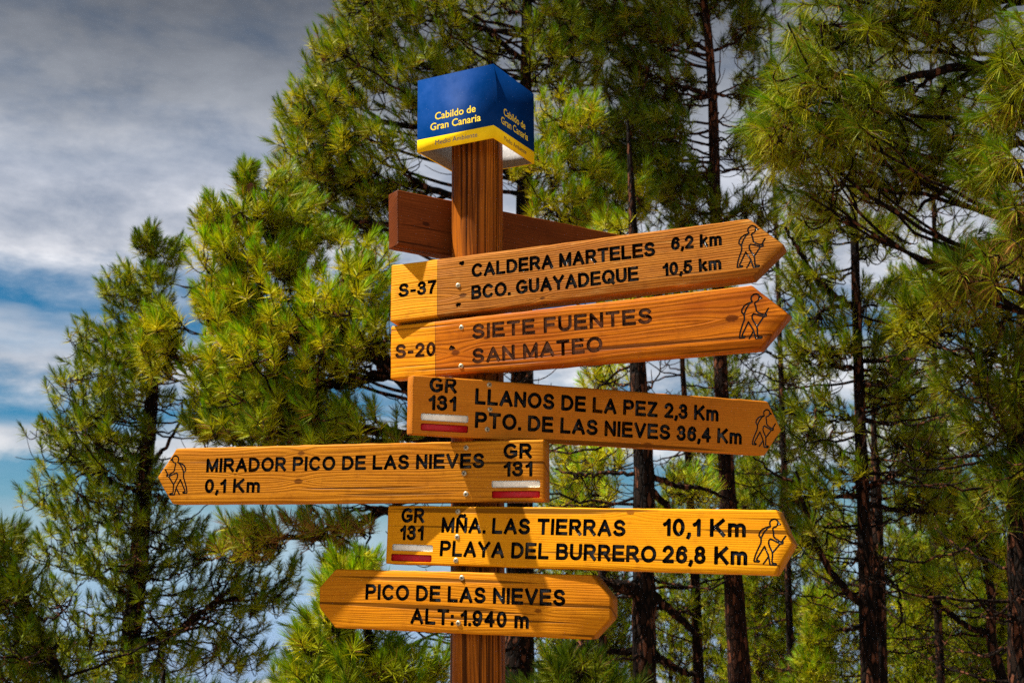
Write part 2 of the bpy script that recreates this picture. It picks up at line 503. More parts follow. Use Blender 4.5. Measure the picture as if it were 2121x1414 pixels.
def cap_materials():
    def enamel(name, col, sp=0.5):
        m, t, p = new_mat(name)
        tcn = t.new('ShaderNodeTexCoord')
        n = t.noise(tcn.outputs['Object'], 14, 5, 0.65)
        n2_ = t.noise(tcn.outputs['Object'], 260, 2, 0.5)
        c = t.mix(t.ramp(n, [(0.35, 0.0), (0.75, 1.0)]), col, [min(1, k * 1.35 + 0.002) for k in col])
        sp_ = t.ramp(t.noise(tcn.outputs['Object'], 420, 1), [(0.74, 0.0), (0.80, 1.0)])
        c = t.mix(t.math('MULTIPLY', sp_, 0.10), c, (0.5, 0.5, 0.5))
        t.l.new(c, p.inputs['Base Color'])
        t.l.new(t.ramp(n, [(0.3, 0.60), (0.75, 0.75)]), p.inputs['Roughness'])
        b = t.new('ShaderNodeBump'); p.inputs['Specular IOR Level'].default_value = 0.04; b.inputs['Strength'].default_value = 0.12; b.inputs['Distance'].default_value = 0.001
        t.l.new(n2_, b.inputs['Height']); t.l.new(b.outputs[0], p.inputs['Normal'])
        df = t.new('ShaderNodeBsdfDiffuse'); t.l.new(c, df.inputs[0])
        gl = t.new('ShaderNodeBsdfGlossy'); t.l.new(t.ramp(n, [(0.35, 0.5), (0.7, 0.62)]), gl.inputs['Roughness']); t.l.new(b.outputs[0], gl.inputs['Normal'])
        gm = t.new('ShaderNodeMixShader'); t.l.new(t.ramp(n, [(0.3, 0.001), (0.75, 0.006)]), gm.inputs[0])
        t.l.new(df.outputs[0], gm.inputs[1]); t.l.new(gl.outputs[0], gm.inputs[2])
        t.l.new(gm.outputs[0], t.n['Material Output'].inputs[0])
        return m
    return enamel("blue_enamel", (0.0006, 0.022, 0.105)), enamel("yellow_enamel", (0.78, 0.52, 0.008)), \
        plain("galvanised_grey", (0.34, 0.33, 0.33), 0.6, bump=0.3, bscale=220, var=0.25)


M_BLUE, M_YELLOW, M_GREY = cap_materials()


def build_cap():
    a = np.array([-math.cos(CAPYAW), -math.sin(CAPYAW), 0]); b = np.array([-math.sin(CAPYAW), math.cos(CAPYAW), 0])
    N = np.array([CAPX, CAPY, CAPZ]); L, H, tk, band = CAPL, CAPH, 0.004, 0.033
    cs = [N, N + a * L, N + a * L + b * L, N + b * L]
    ci = [N + (a + b) * tk, N + a * (L - tk) + b * tk, N + (a + b) * (L - tk), N + a * tk + b * (L - tk)]
    up = np.array([0, 0, 1.0])

    def sleeve(name, h0, h1, mat, bottom, top):
        V = []; F = []; mi = []
        for h in (h0, h1):
            V += [c + up * h for c in cs]
        for h in (h0, h1):
            V += [c + up * h for c in ci]
        for i in range(4):
            j = (i + 1) % 4
            F.append((j, i, 4 + i, 4 + j)); mi.append(0)
            F.append((8 + i, 8 + j, 12 + j, 12 + i)); mi.append(1)
            if bottom: F.append((i, j, 8 + j, 8 + i)); mi.append(0)
            if top: F.append((4 + j, 4 + i, 12 + i, 12 + j)); mi.append(1)
        return np_mesh(name, np.array(V), [np.array(F)], mat, capo, mats=[mat, M_GREY], midx=mi)

    capo = bpy.data.objects.new("cap_box", None)
    # the cap is one part: the blue sleeve is its mesh, the yellow band and the lettering are its sub-parts
    COL.objects.unlink(capo) if capo.name in COL.objects else None
    bpy.data.objects.remove(capo)
    V = []; F = []; mi = []
    capo = sign
    blue = sleeve("cap_box", band, H, M_BLUE, False, True)
    blue['label'] = "blue enamelled metal cap with a yellow band round its foot"
    # sub-part: yellow band
    bo = sleeve("yellow_band", 0.0, band, M_YELLOW, True, False)
    bo.parent = blue
    # lettering on the two faces in view
    nl = np.array([math.sin(CAPYAW), -math.cos(CAPYAW), 0]); nr = -a
    for (org, ux, nn) in ((N + a * L, -a, nl), (N, b, nr)):
        for (txt, x0, z0, wid, mat, off) in (("Cabildo de", 0.054, 0.079, 0.121, M_YTEXT, 0.012), ("Gran Canaria", 0.040, 0.052, 0.150, M_YTEXT, 0.012),
                                             ("Medio Ambiente", 0.055, 0.0105, 0.125, M_NTEXT, 0.0)):
            cu = bpy.data.curves.new("lettering", 'FONT'); cu.body = txt; cu.size = 0.03; cu.offset = off * 0.03
            cu.resolution_u = 4; cu.extrude = 0.0
            ob = bpy.data.objects.new("tmp", cu); COL.objects.link(ob)
            dg = bpy.context.evaluated_depsgraph_get()
            me = bpy.data.meshes.new_from_object(ob.evaluated_get(dg))
            bpy.data.objects.remove(ob)
            v = np.zeros(len(me.vertices) * 3, np.float32); me.vertices.foreach_get('co', v); v = v.reshape(-1, 3)
            s = wid / (v[:, 0].max() - v[:, 0].min())
            lx = (v[:, 0] - v[:, 0].min()) * s; lz = v[:, 1] * s
            Wv = org + np.outer(lx + x0, ux) + np.outer(lz + z0, up) + nn * 0.0003
            me.vertices.foreach_set('co', (Wv - np.array(sign.location)).astype(np.float32).ravel())
            me.materials.clear(); me.materials.append(mat); me.update()
            lo = bpy.data.objects.new("lettering", me); COL.objects.link(lo); lo.parent = blue


M_YTEXT = plain("yellow_print", (0.80, 0.58, 0.02), 0.45)
M_NTEXT = plain("navy_print", (0.010, 0.014, 0.045), 0.45)
build_cap()

# --------- engraved letters: every glyph is a set of router strokes, turned into outlines through a distance field
def arc(cx, cy, rx, ry, a0, a1, n=18):
    t = np.radians(np.linspace(a0, a1, n))
    return [(cx + rx * math.cos(k), cy + ry * math.sin(k)) for k in t]


def el_(cx, cy, rx, ry): return arc(cx, cy, rx, ry, 90, 450, 36)


GL = {
    'A': (.78, [[(0, 0), (.39, 1), (.78, 0)], [(.13, .31), (.65, .31)]]),
    'B': (.68, [[(.42, .54), (0, .54), (0, 1), (.40, 1)] + arc(.40, .77, .23, .23, 90, -90), [(0, .54), (0, 0), (.42, 0)] + arc(.41, .27, .27, .27, -90, 90)]),
    'C': (.77, [arc(.41, .5, .41, .5, 46, 314, 30)]),
    'D': (.74, [[(0, 0), (0, 1), (.28, 1)] + arc(.28, .5, .46, .5, 90, -90, 26) + [(0, 0)]]),
    'E': (.64, [[(.62, 1), (0, 1), (0, 0), (.66, 0)], [(0, .52), (.58, .52)]]),
    'F': (.60, [[(0, 0), (0, 1), (.60, 1)], [(0, .5), (.52, .5)]]),
    'G': (.82, [arc(.42, .5, .42, .5, 48, 325, 30) + [(.81, .16), (.81, .44), (.48, .44)]]),
    'I': (.0, [[(0, 0), (0, 1)]]),
    'K': (.70, [[(0, 0), (0, 1)], [(.66, 1), (.03, .36)], [(.24, .58), (.70, 0)]]),
    'L': (.58, [[(0, 1), (0, 0), (.58, 0)]]),
    'M': (.82, [[(0, 0), (0, 1), (.41, .04), (.82, 1), (.82, 0)]]),
    'N': (.68, [[(0, 0), (0, 1), (.68, 0), (.68, 1)]]),
    '\u00d1': (.68, [[(0, 0), (0, 1), (.68, 0), (.68, 1)], [(.16, 1.20), (.22, 1.27), (.30, 1.27), (.40, 1.20), (.48, 1.20), (.54, 1.27)]]),
    'O': (.86, [el_(.43, .5, .43, .5)]),
    'P': (.66, [[(0, 0), (0, 1), (.39, 1)] + arc(.39, .73, .27, .27, 90, -90) + [(0, .46)]]),
    'Q': (.86, [el_(.43, .5, .43, .5), [(.52, .24), (.86, -.07)]]),
    'R': (.70, [[(0, 0), (0, 1), (.40, 1)] + arc(.40, .74, .26, .26, 90, -90) + [(0, .48)], [(.34, .48), (.70, 0)]]),
    'S': (.66, [arc(.33, .75, .29, .25, 18, 270) + arc(.33, .25, .33, .25, 90, -162)]),
    'T': (.68, [[(0, 1), (.68, 1)], [(.34, 1), (.34, 0)]]),
    'U': (.68, [[(0, 1), (0, .34)] + arc(.34, .34, .34, .34, 180, 360) + [(.68, 1)]]),
    'V': (.74, [[(0, 1), (.37, 0), (.74, 1)]]),
    'Y': (.74, [[(0, 1), (.37, .45), (.74, 1)], [(.37, .45), (.37, 0)]]),
    'Z': (.64, [[(.02, 1), (.60, 1), (0, 0), (.64, 0)]]),
    '0': (.52, [el_(.26, .5, .26, .5)]),
    '1': (.26, [[(0, .70), (.14, .80), (.26, 1), (.26, 0)]]),
    '2': (.54, [arc(.27, .71, .26, .29, 168, -32) + [(.0, .0), (.54, 0)]]),
    '3': (.52, [arc(.25, .77, .23, .23, 165, -90) , arc(.25, .27, .27, .27, 90, -165), [(.18, .54), (.27, .54)]]),
    '4': (.56, [[(.42, 0), (.42, 1), (0, .30), (.56, .30)]]),
    '5': (.54, [[(.50, 1), (.10, 1), (.04, .48)] + arc(.25, .32, .28, .32, 128, -160)]),
    '6': (.52, [el_(.26, .30, .26, .30), [(.0, .30), (.02, .62), (.12, .90), (.28, 1.0), (.44, .95), (.51, .80)]]),
    '7': (.52, [[(0, 1), (.52, 1), (.32, .62), (.20, .28), (.17, 0)]]),
    '8': (.52, [el_(.26, .77, .22, .23), el_(.26, .27, .26, .27)]),
    '9': (.52, [el_(.26, .70, .26, .30), [(.52, .70), (.50, .38), (.40, .10), (.24, .0), (.08, .05), (.01, .20)]]),
    'k': (.48, [[(0, 0), (0, 1)], [(.44, .70), (.02, .28)], [(.17, .43), (.48, 0)]]),
    'm': (.84, [[(0, 0), (0, .70)], [(0, .46)] + arc(.21, .46, .21, .24, 180, 0) + [(.42, 0)], [(.42, .46)] + arc(.63, .46, .21, .24, 180, 0) + [(.84, 0)]]),
    '.': (.0, [[(0, 0), (0, .01)]]),
    ',': (.02, [[(.02, .01), (.02, -.06), (-.04, -.20)]]),
    ':': (.0, [[(0, 0), (0, .01)], [(0, .58), (0, .59)]]),
    '-': (.24, [[(0, .36), (.24, .36)]]),
}
STROKE = 0.225                     # stroke width as a share of the capital height


def line_strokes(txt, x0, z0, x1, z1, cap, squeeze=1.0, gapk=0.085):
    """strokes (in board coordinates) for one engraved line from (x0,z0) to (x1,z1) along its baseline"""
    w = STROKE * cap; sk = cap - w
    x = 0; items = []
    for ch in txt:
        if ch == ' ':
            x += 0.44; continue
        wd, st = GL[ch]
        items.append((x, st)); x += wd + w / sk + gapk * (0.35 if ch in '.,:' else 1) * (0.55 if ch == '1' else 1)
    total = x - gapk - w / sk
    length = math.hypot(x1 - x0, z1 - z0) - w
    kx = length / total
    cu, su = (x1 - x0) / math.hypot(x1 - x0, z1 - z0), (z1 - z0) / math.hypot(x1 - x0, z1 - z0)
    out = []
    for (gx, st) in items:
        for s in st:
            P = np.array(s, float)
            P = P[np.concatenate([[True], np.linalg.norm(np.diff(P, axis=0), axis=1) > 1e-4])]
            lx = (P[:, 0] + gx) * kx + w / 2; lz = P[:, 1] * sk + w / 2
            out.append((np.stack([x0 + cu * lx - su * lz, z0 + su * lx + cu * lz], 1), w / 2, True))
    return out


HIKER = [
    [(430, 390), (415, 345), (425, 305), (460, 275), (500, 268), (540, 285), (555, 320), (545, 365), (520, 395), (480, 407), (470, 430), (485, 480),
     (490, 550), (520, 585), (600, 630), (648, 632), (646, 660), (605, 668), (540, 635), (440, 594), (415, 620), (412, 670), (430, 720), (475, 800),
     (485, 850), (480, 960), (490, 980), (548, 990), (553, 1004), (540, 1013), (450, 1011), (430, 920), (415, 860), (345, 722), (228, 925), (224, 945),
     (270, 963), (258, 978), (185, 974), (180, 960), (200, 870), (235, 780), (280, 680), (285, 640), (282, 585), (268, 578), (245, 545), (255, 500),
     (290, 450), (350, 415), (430, 395)],
    [(425, 395), (385, 420), (330, 490), (300, 550), (284, 588)],
    [(552, 312), (592, 352), (552, 346)],
    [(690, 535), (655, 585), (628, 632)], [(590, 682), (545, 740), (490, 810)], [(413, 892), (370, 960), (340, 1000)]]


def hiker_strokes(cx, cz, h, mirror=False, width=0.0036, tilt=0.0):
    out = []; k = h / 750.0
    for s in HIKER:
        P = np.array(s, float)
        lx = (P[:, 0] - 430) * k * (-1 if mirror else 1); lz = -(P[:, 1] - 640) * k
        out.append((np.stack([cx + lx * math.cos(tilt) - lz * math.sin(tilt), cz + lx * math.sin(tilt) + lz * math.cos(tilt)], 1), width / 2, False))
    return out


def contours(strokes, res=0.0006):
    """outlines of the union of all strokes (marching squares on their distance field)"""
    allp = np.concatenate([s[0] for s in strokes]); pad = 0.008
    lo = allp.min(0) - pad; hi = allp.max(0) + pad
    nx, nz = (np.ceil((hi - lo) / res)).astype(int) + 1
    D = np.full((nx, nz), 1.0)

    def window(p, q, r):
        a = np.maximum(((np.minimum(p, q) - r - 0.002 - lo) / res).astype(int), 0)
        b = np.minimum(((np.maximum(p, q) + r + 0.002 - lo) / res).astype(int) + 2, [nx, nz])
        X = lo[0] + np.arange(a[0], b[0]) * res; Z = lo[1] + np.arange(a[1], b[1]) * res
        return a, b, X[:, None], Z[None, :]
    for P, r, flat in strokes:
        for i in range(len(P) - 1):
            p, q = P[i], P[i + 1]; d = q - p; L2 = d @ d + 1e-12
            a, b, X, Z = window(p, q, r)
            t = np.clip(((X - p[0]) * d[0] + (Z - p[1]) * d[1]) / L2, 0, 1)
            dd = np.hypot(X - p[0] - t * d[0], Z - p[1] - t * d[1]) - r
            D[a[0]:b[0], a[1]:b[1]] = np.minimum(D[a[0]:b[0], a[1]:b[1]], dd)
        if flat:
            closed = np.linalg.norm(P[0] - P[-1]) < 1e-6
            corner = []
            if not closed: corner = [(P[0], P[0] - P[1]), (P[-1], P[-1] - P[-2])]
            for i in range(1, len(P) - 1):          # square mitres at right-angled corners
                d0 = P[i] - P[i - 1]; d1 = P[i + 1] - P[i]
                c = (d0 @ d1) / (np.linalg.norm(d0) * np.linalg.norm(d1) + 1e-12)
                if abs(c) < 0.35: corner.append((P[i], d0))
            for c, d in corner:
                d = d / (np.linalg.norm(d) + 1e-12); rr = r * 0.45
                a, b, X, Z = window(c, c, r * 1.5)
                lx = np.abs((X - c[0]) * d[0] + (Z - c[1]) * d[1]) - (r - rr); lz = np.abs(-(X - c[0]) * d[1] + (Z - c[1]) * d[0]) - (r - rr)
                dd = np.hypot(np.maximum(lx, 0), np.maximum(lz, 0)) + np.minimum(np.maximum(lx, lz), 0) - rr
                D[a[0]:b[0], a[1]:b[1]] = np.minimum(D[a[0]:b[0], a[1]:b[1]], dd)
    I = D < 0
    nxt = {}
    code = I[:-1, :-1] * 1 + I[1:, :-1] * 2 + I[1:, 1:] * 4 + I[:-1, 1:] * 8
    # edges: 0 bottom, 1 right, 2 top, 3 left; walking with the inside on the left
    tab = {1: [(0, 3)], 2: [(1, 0)], 3: [(1, 3)], 4: [(2, 1)], 5: [(0, 1), (2, 3)], 6: [(2, 0)], 7: [(2, 3)], 8: [(3, 2)], 9: [(0, 2)],
           10: [(3, 0), (1, 2)], 11: [(1, 2)], 12: [(3, 1)], 13: [(0, 1)], 14: [(3, 0)]}
    pts = {}

    def ekey(i, j, e):
        return ((i, j, 0), (i + 1, j, 1), (i, j + 1, 0), (i, j, 1))[e]

    def epos(k):
        if k not in pts:
            i, j, v = k
            i2, j2 = (i, j + 1) if v else (i + 1, j)
            f = D[i, j] / (D[i, j] - D[i2, j2])
            pts[k] = (lo[0] + (i + (i2 - i) * f) * res, lo[1] + (j + (j2 - j) * f) * res)
        return pts[k]
    ii, jj = np.nonzero((code > 0) & (code < 15))
    for i, j in zip(ii.tolist(), jj.tolist()):
        for a, b in tab[int(code[i, j])]:
            nxt[ekey(i, j, a)] = ekey(i, j, b)
    loops = []
    while nxt:
        k0, k = next(iter(nxt.items())); del nxt[k0]
        lp = [k0]
        while k != k0 and k in nxt:
            lp.append(k); k = nxt.pop(k)
        Q = np.array([epos(k) for k in lp])
        if len(Q) > 5: loops.append(simplify(Q, res * 0.22))
    return [l for l in loops if len(l) >= 4]


def simplify(Q, tol):
    """Douglas-Peucker on a closed loop"""
    n = len(Q)
    far = int(np.argmax(np.linalg.norm(Q - Q[0], axis=1)))
    keep = np.zeros(n + 1, bool); keep[[0, far, n]] = True
    P = np.concatenate([Q, Q[:1]])
    stack = [(0, far), (far, n)]
    while stack:
        a, b = stack.pop()
        if b - a < 2: continue
        d = P[b] - P[a]; L = math.hypot(*d) + 1e-12
        e = np.abs((P[a + 1:b, 0] - P[a, 0]) * d[1] - (P[a + 1:b, 1] - P[a, 1]) * d[0]) / L
        m = int(np.argmax(e))
        if e[m] > tol:
            m += a + 1; keep[m] = True; stack += [(a, m), (m, b)]
    return P[:-1][keep[:-1]]


def area(Q): return 0.5 * float(np.sum(Q[:, 0] * np.roll(Q[:, 1], -1) - np.roll(Q[:, 0], -1) * Q[:, 1]))


def fill(loops, outer=False):
    rng = np.random.default_rng(0)
    V = np.concatenate(loops)
    want = abs(area(loops[0]) - sum(area(l) for l in loops[1:])) if outer else abs(sum(area(l) for l in loops))
    best = None
    for tr in range(8):                 # the filler now and then fails on a near-touching outline: nudge and try again
        jit = [l + rng.normal(0, 2e-6 * tr * 3, l.shape) for l in loops]
        T = np.array(tessellate_polygon([[Vector((p[0], p[1], 0)) for p in l] for l in jit]), int)
        c = V[T]
        s = (c[:, 1, 0] - c[:, 0, 0]) * (c[:, 2, 1] - c[:, 0, 1]) - (c[:, 2, 0] - c[:, 0, 0]) * (c[:, 1, 1] - c[:, 0, 1])
        err = abs(np.abs(s).sum() / 2 - want) / want
        if best is None or err < best[0]: best = (err, T, s)
        if err < 0.002: break
    err, T, s = best
    if err > 0.002: print("FILL", len(loops), err)
    T[s < 0] = T[s < 0][:, ::-1]
    return V, T


def recess(name, loops, depth, mat, M, parent, wallmat=None):
    """painted floor and walls of an engraved shape; local frame x along, y into the board, z up"""
    Vf, T = fill(loops)
    n = len(Vf)
    V = np.concatenate([np.stack([Vf[:, 0], np.full(n, depth), Vf[:, 1]], 1), np.stack([Vf[:, 0], np.full(n, 0.0004), Vf[:, 1]], 1)])
    q = []; o = 0
    for l in loops:
        i = np.arange(len(l)) + o; j = np.roll(i, -1); o += len(l)
        q.append(np.stack([i, j, j + n, i + n], 1))
    ob = np_mesh(name, V, [T, np.concatenate(q)], mat, None)
    ob.parent = parent
    return ob


def inset(Q, d):
    n = len(Q); out = []
    for i in range(n):
        a, b, c = Q[i - 1], Q[i], Q[(i + 1) % n]
        e0 = (b - a) / np.linalg.norm(b - a); e1 = (c - b) / np.linalg.norm(c - b)
        n0 = np.array([-e0[1], e0[0]]); n1_ = np.array([-e1[1], e1[0]])
        m = n0 + n1_; m = m / (m @ m) * 2
        out.append(b + m * d)
    return np.array(out)


def rounded(Q, r, n=4):
    """soften the corners of an outline"""
    out = []
    k = len(Q)
    for i in range(k):
        a, b, c = Q[i - 1], Q[i], Q[(i + 1) % k]
        ra = min(r, np.linalg.norm(a - b) * .4, np.linalg.norm(c - b) * .4)
        p = b + (a - b) / np.linalg.norm(a - b) * ra; q = b + (c - b) / np.linalg.norm(c - b) * ra
        for t in np.linspace(0, 1, n): out.append(p * (1 - t) ** 2 + 2 * b * t * (1 - t) + q * t * t)
    return np.array(out)


def screw_mesh():
    """pan-head screw with a cross recess; axis along -y"""
    V = []; F = []; mi = []
    prof = [(0.0000, -0.0026), (0.0024, -0.0025), (0.0048, -0.0020), (0.0064, -0.0009), (0.0068, 0.0002), (0.0030, 0.0004), (0.0022, 0.012)]
    n = 20
    for r_, y in prof:
        for k in range(n):
            a = 2 * math.pi * k / n
            V.append((r_ * math.cos(a), y, r_ * math.sin(a)))
    for i in range(len(prof) - 1):
        for k in range(n):
            F.append((i * n + k, (i + 1) * n + k, (i + 1) * n + (k + 1) % n, i * n + (k + 1) % n)); mi.append(0)
    for ang in (0.4, 0.4 + math.pi / 2):
        c, s = math.cos(ang), math.sin(ang); b = len(V)
        for (lx, lz) in ((-.0042, -.0009), (.0042, -.0009), (.0042, .0009), (-.0042, .0009)):
            V.append((lx * c - lz * s, -0.00285 if ang < 1 else -0.0029, lx * s + lz * c))
        F.append((b, b + 1, b + 2, b + 3)); mi.append(1)
    me_o = np_mesh("screw", np.array(V), [np.array(F)], M_SCREW, None, mats=[M_SCREW, M_SLOT], midx=mi, smooth=True)
    return me_o


SCREW0 = screw_mesh()
screw_used = [False]
THICK = 0.0486


class Board:
    def __init__(s, label, o, yaw, roll, pit, px_outline, mat, lines=(), hiker=None, bars=(), screws=(), holes=(), engraving=None, wob=0, seed=1):
        u = np.array([math.cos(yaw) * math.cos(roll), math.sin(yaw) * math.cos(roll), math.sin(roll)])
        bk = np.array([-math.sin(yaw), math.cos(yaw), 0])
        up = np.cross(u, bk); up, bk = up * math.cos(pit) - bk * math.sin(pit), bk * math.cos(pit) + up * math.sin(pit)
        s.o, s.u, s.up, s.bk = np.array(o), u, up, bk
        s.M = Matrix(((u[0], bk[0], up[0], o[0]), (u[1], bk[1], up[1], o[1]), (u[2], bk[2], up[2], o[2]), (0, 0, 0, 1)))
        out = np.array([s.loc(*p) for p in px_outline])
        if area(out) < 0: out = out[::-1]
        rng = np.random.default_rng(seed)
        # subdivide so that the edge can wander a little, as a sawn and sanded edge does
        out = rounded(out, 0.004)
        den = []
        for i in range(len(out)):
            a, b = out[i], out[(i + 1) % len(out)]; n = max(1, int(np.linalg.norm(b - a) / 0.02))
            for t in np.arange(n) / n: den.append(a + (b - a) * t)
        out = np.array(den); out = out + rng.standard_normal(out.shape) * 0.00025
        arc_ = np.linspace(0, 2 * np.pi, len(out), endpoint=False)
        wav = sum(np.sin(arc_ * k_ + rng.uniform(0, 6.28)) for k_ in (3, 7, 13, 29)) * 0.00028
        out = out + wav[:, None] * (out - out.mean(0)) / (np.linalg.norm(out - out.mean(0), axis=1)[:, None])
        strokes = []
        for (txt, a, b, cap) in lines:
            (x0, z0), (x1, z1) = s.loc(*a), s.loc(*b)
            strokes += line_strokes(txt, x0, z0, x1, z1, cap)
        groups = []
        if strokes: groups.append(("lettering", contours(strokes), 0.0048, engraving or M_BLACK))
        if hiker:
            (ct, cb, mir, tilt) = hiker
            a, b = s.loc(*ct), s.loc(*cb)
            c = (np.array(a) + np.array(b)) / 2
            groups.append(("hiker_symbol", contours(hiker_strokes(c[0], c[1], float(np.linalg.norm(np.array(a) - np.array(b))), mir, 0.0040, tilt), 0.0005), 0.0022, M_BLACK))
        for (nm, q, mat_) in bars:
            Q = np.array([s.loc(*p) for p in q])
            if area(Q) < 0: Q = Q[::-1]
            groups.append((nm, [rounded(Q, 0.0045, 5)], 0.0026, mat_))
        for (p, rad) in holes:
            c = np.array(s.loc(*p)); th = np.linspace(0, 2 * np.pi, 14, endpoint=False)
            rr = rad * (1 + 0.25 * rng.standard_normal(14).clip(-1, 1))
            groups.append(("screw_hole", [np.stack([c[0] + 1.25 * rr * np.cos(th), c[1] + rr * np.sin(th)], 1)], 0.010, M_HOLE))
        # body
        bev = 0.0035
        f1 = inset(out, bev); f2 = inset(out, bev * 0.35)
        loops = [f1] + [l for g in groups for l in g[1]]
        Vf, T = fill(loops, True)
        nF = len(Vf); n = len(out)
        V = [np.stack([Vf[:, 0], np.zeros(nF), Vf[:, 1]], 1)]
        rings = [(f2, bev * 0.35), (out, bev), (out, THICK - bev), (f1, THICK)]
        for q, y in rings: V.append(np.stack([q[:, 0], np.full(n, y), q[:, 1]], 1))
        Fq = []
        st = [0] + [nF + n * k for k in range(4)]
        for k in range(4):
            i = np.arange(n); j = np.roll(i, -1)
            Fq.append(np.stack([st[k] + i, st[k + 1] + i, st[k + 1] + j, st[k] + j], 1))
        Vb, Tb = fill([f1]); Tb = Tb[:, ::-1] + st[4]
        # bare walls of the engraving, just behind the painted ones, so the board is closed
        s.obj = np_mesh("direction_board", np.concatenate(V), [T, np.concatenate(Fq), Tb], mat, None)
        s.obj.parent = sign
        s.obj.matrix_parent_inverse = Matrix.Translation(-Vector(sign.location))
        s.obj.matrix_basis = s.M
        s.obj['label'] = label
        for nm, lp, dep, m_ in groups:
            recess(nm, lp, dep, m_, None, s.obj)
        for i, (p, out_) in enumerate(screws):
            x, z = s.loc(*p)
            if not screw_used[0]:
                k = SCREW0; screw_used[0] = True
            else:
                k = SCREW0.copy(); COL.objects.link(k)
            k.parent = s.obj; k.location = (x, -out_, z)
            k.rotation_euler = (rng.normal(0, .06), rng.uniform(0, 1.5), rng.normal(0, .06))

    def loc(s, px, py):
        d = ray(px, py); c = np.array([0, 0, CAMZ])
        t = ((s.o - c) @ s.bk) / (d @ s.bk)
        X = c + d * t - s.o
        return float(X @ s.u), float(X @ s.up)


# woods
WB1 = wood("board_wood_weathered", (0.430, 0.160, 0.0140), (0.300, 0.094, 0.0090), (0.085, 0.024, 0.0040), seed=1.7, knots=((0.20, 0.045, 0.009), (0.41, 0.012, 0.006)), grain=1.15,
           patch=(0.1305, (0.720, 0.320, 0.0070), (0.420, 0.135, 0.0045)), weather=0.5, rough=0.6, ringf=1000, bumpd=0.0015)
WB2 = wood("board_wood_red", (0.580, 0.180, 0.0040), (0.300, 0.066, 0.0030), (0.110, 0.019, 0.0020), seed=7.3, knots=((0.885, 0.075, 0.014), (0.185, 0.055, 0.011), (0.27, 0.085, 0.006)), grain=1.0,
           patch=(0.1285, (0.720, 0.305, 0.0060), (0.420, 0.128, 0.0035)), weather=0.05, rough=0.45, ringf=560)
WB3 = wood("board_wood_honey", (0.540, 0.190, 0.0130), (0.440, 0.140, 0.0090), (0.230, 0.062, 0.0050), seed=12.1, knots=((0.63, 0.008, 0.012),), grain=0.6, weather=0.03, ringf=1200)
WB4 = wood("board_wood_grainy", (0.580, 0.228, 0.0100), (0.450, 0.158, 0.0070), (0.165, 0.045, 0.0030), seed=17.9, knots=((0.415, 0.126, 0.009), (0.41, 0.055, 0.011), (0.23, 0.075, 0.004)), grain=0.95, weather=0.08, ringf=800)
WB5 = wood("board_wood_bright", (0.670, 0.285, 0.0040), (0.590, 0.225, 0.0030), (0.300, 0.084, 0.0020), seed=23.5, knots=((0.645, 0.132, 0.009),), grain=0.45, weather=0.02, ringf=1250, bumpd=0.0006)
WB6 = wood("board_wood_amber", (0.590, 0.225, 0.0050), (0.480, 0.160, 0.0040), (0.220, 0.056, 0.0026), seed=29.2, knots=((0.60, 0.060, 0.008), (0.30, 0.030, 0.005)), grain=0.7, weather=0.04, bumpd=0.0009, ringf=950)
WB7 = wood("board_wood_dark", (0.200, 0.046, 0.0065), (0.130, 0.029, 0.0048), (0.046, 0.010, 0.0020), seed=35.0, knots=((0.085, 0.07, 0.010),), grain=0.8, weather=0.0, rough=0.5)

H_ = 0.0386   # height of the capitals in metres
Board("weathered brown arrow board pointing right to Caldera Marteles, its left end varnished yellow", (-0.30978, 3.19671, 2.29777), -0.34965, 0.02863, -0.06799,
      [(809.5, 549), (808, 666.3), (1558.6, 573.7), (1625.5, 508), (1551, 452.7)], WB1,
      lines=[("CALDERA MARTELES", (976.6, 575.5), (1357.5, 530.5), .0372), ("6,2 km", (1390, 519), (1495.5, 508.5), .0335),
             ("BCO. GUAYADEQUE", (976, 621), (1323, 581.5), .0372), ("10,5 km", (1372.8, 572.5), (1494.8, 558.5), .0335), ("S-37", (825, 616.5), (904, 608), .0372)],
      hiker=((1556, 468), (1552, 555), False, 0.03), screws=[((949, 591), 0.0), ], holes=[((957, 545), .0055), ((949, 631), .0055)], seed=11)
Board("red-brown arrow board pointing right to Siete Fuentes, with worn letters and a yellow left end", (-0.30891, 3.21104, 2.14683), -0.42063, 0.00081, 0.01885,
      [(809, 675.5), (808, 785), (1572.6, 722.6), (1633.5, 650), (1557.4, 590.7)], WB2,
      lines=[("SIETE FUENTES", (978, 703), (1351, 670), .0385), ("SAN MATEO", (978, 753.5), (1248.5, 728.5), .0385), ("S-20", (818.5, 743), (902, 737.5), .0372)],
      hiker=((1564, 609), (1556, 702), False, 0.02), screws=[((955.5, 678), -.001), ((955, 758), 0.0)], holes=[((937, 720.5), .0062)], engraving=M_FADED, seed=12)
Board("shaded honey-coloured arrow board pointing right to Llanos de la Pez", (-0.24339, 3.05753, 1.98952), 0.36082, -0.01828, 0.08119,
      [(855.5, 776), (852.9, 899), (1584, 942.9), (1619.4, 891), (1590.4, 830.8)], WB3,
      lines=[("GR", (889, 812.2), (946, 815), .0385), ("131", (887, 848.9), (943.5, 852), .0375),
             ("LLANOS DE LA PEZ 2,3 Km", (983.3, 837), (1488.2, 873), .0400), ("PTO. DE LAS NIEVES 36,4 Km", (983, 885.8), (1536.4, 920.5), .0400)],
      hiker=((1588, 848), (1576, 925), False, -0.02),
      bars=[("white_stripe", [(872, 855), (871.5, 869.5), (969.5, 875.4), (970, 860.5)], M_WHITE), ("red_stripe", [(871.8, 876), (871.2, 891), (969, 896.5), (969.8, 881.5)], M_RED)],
      screws=[((1013.5, 797), 0), ((1015, 848), 0), ((1009.2, 889), 0)], seed=13)
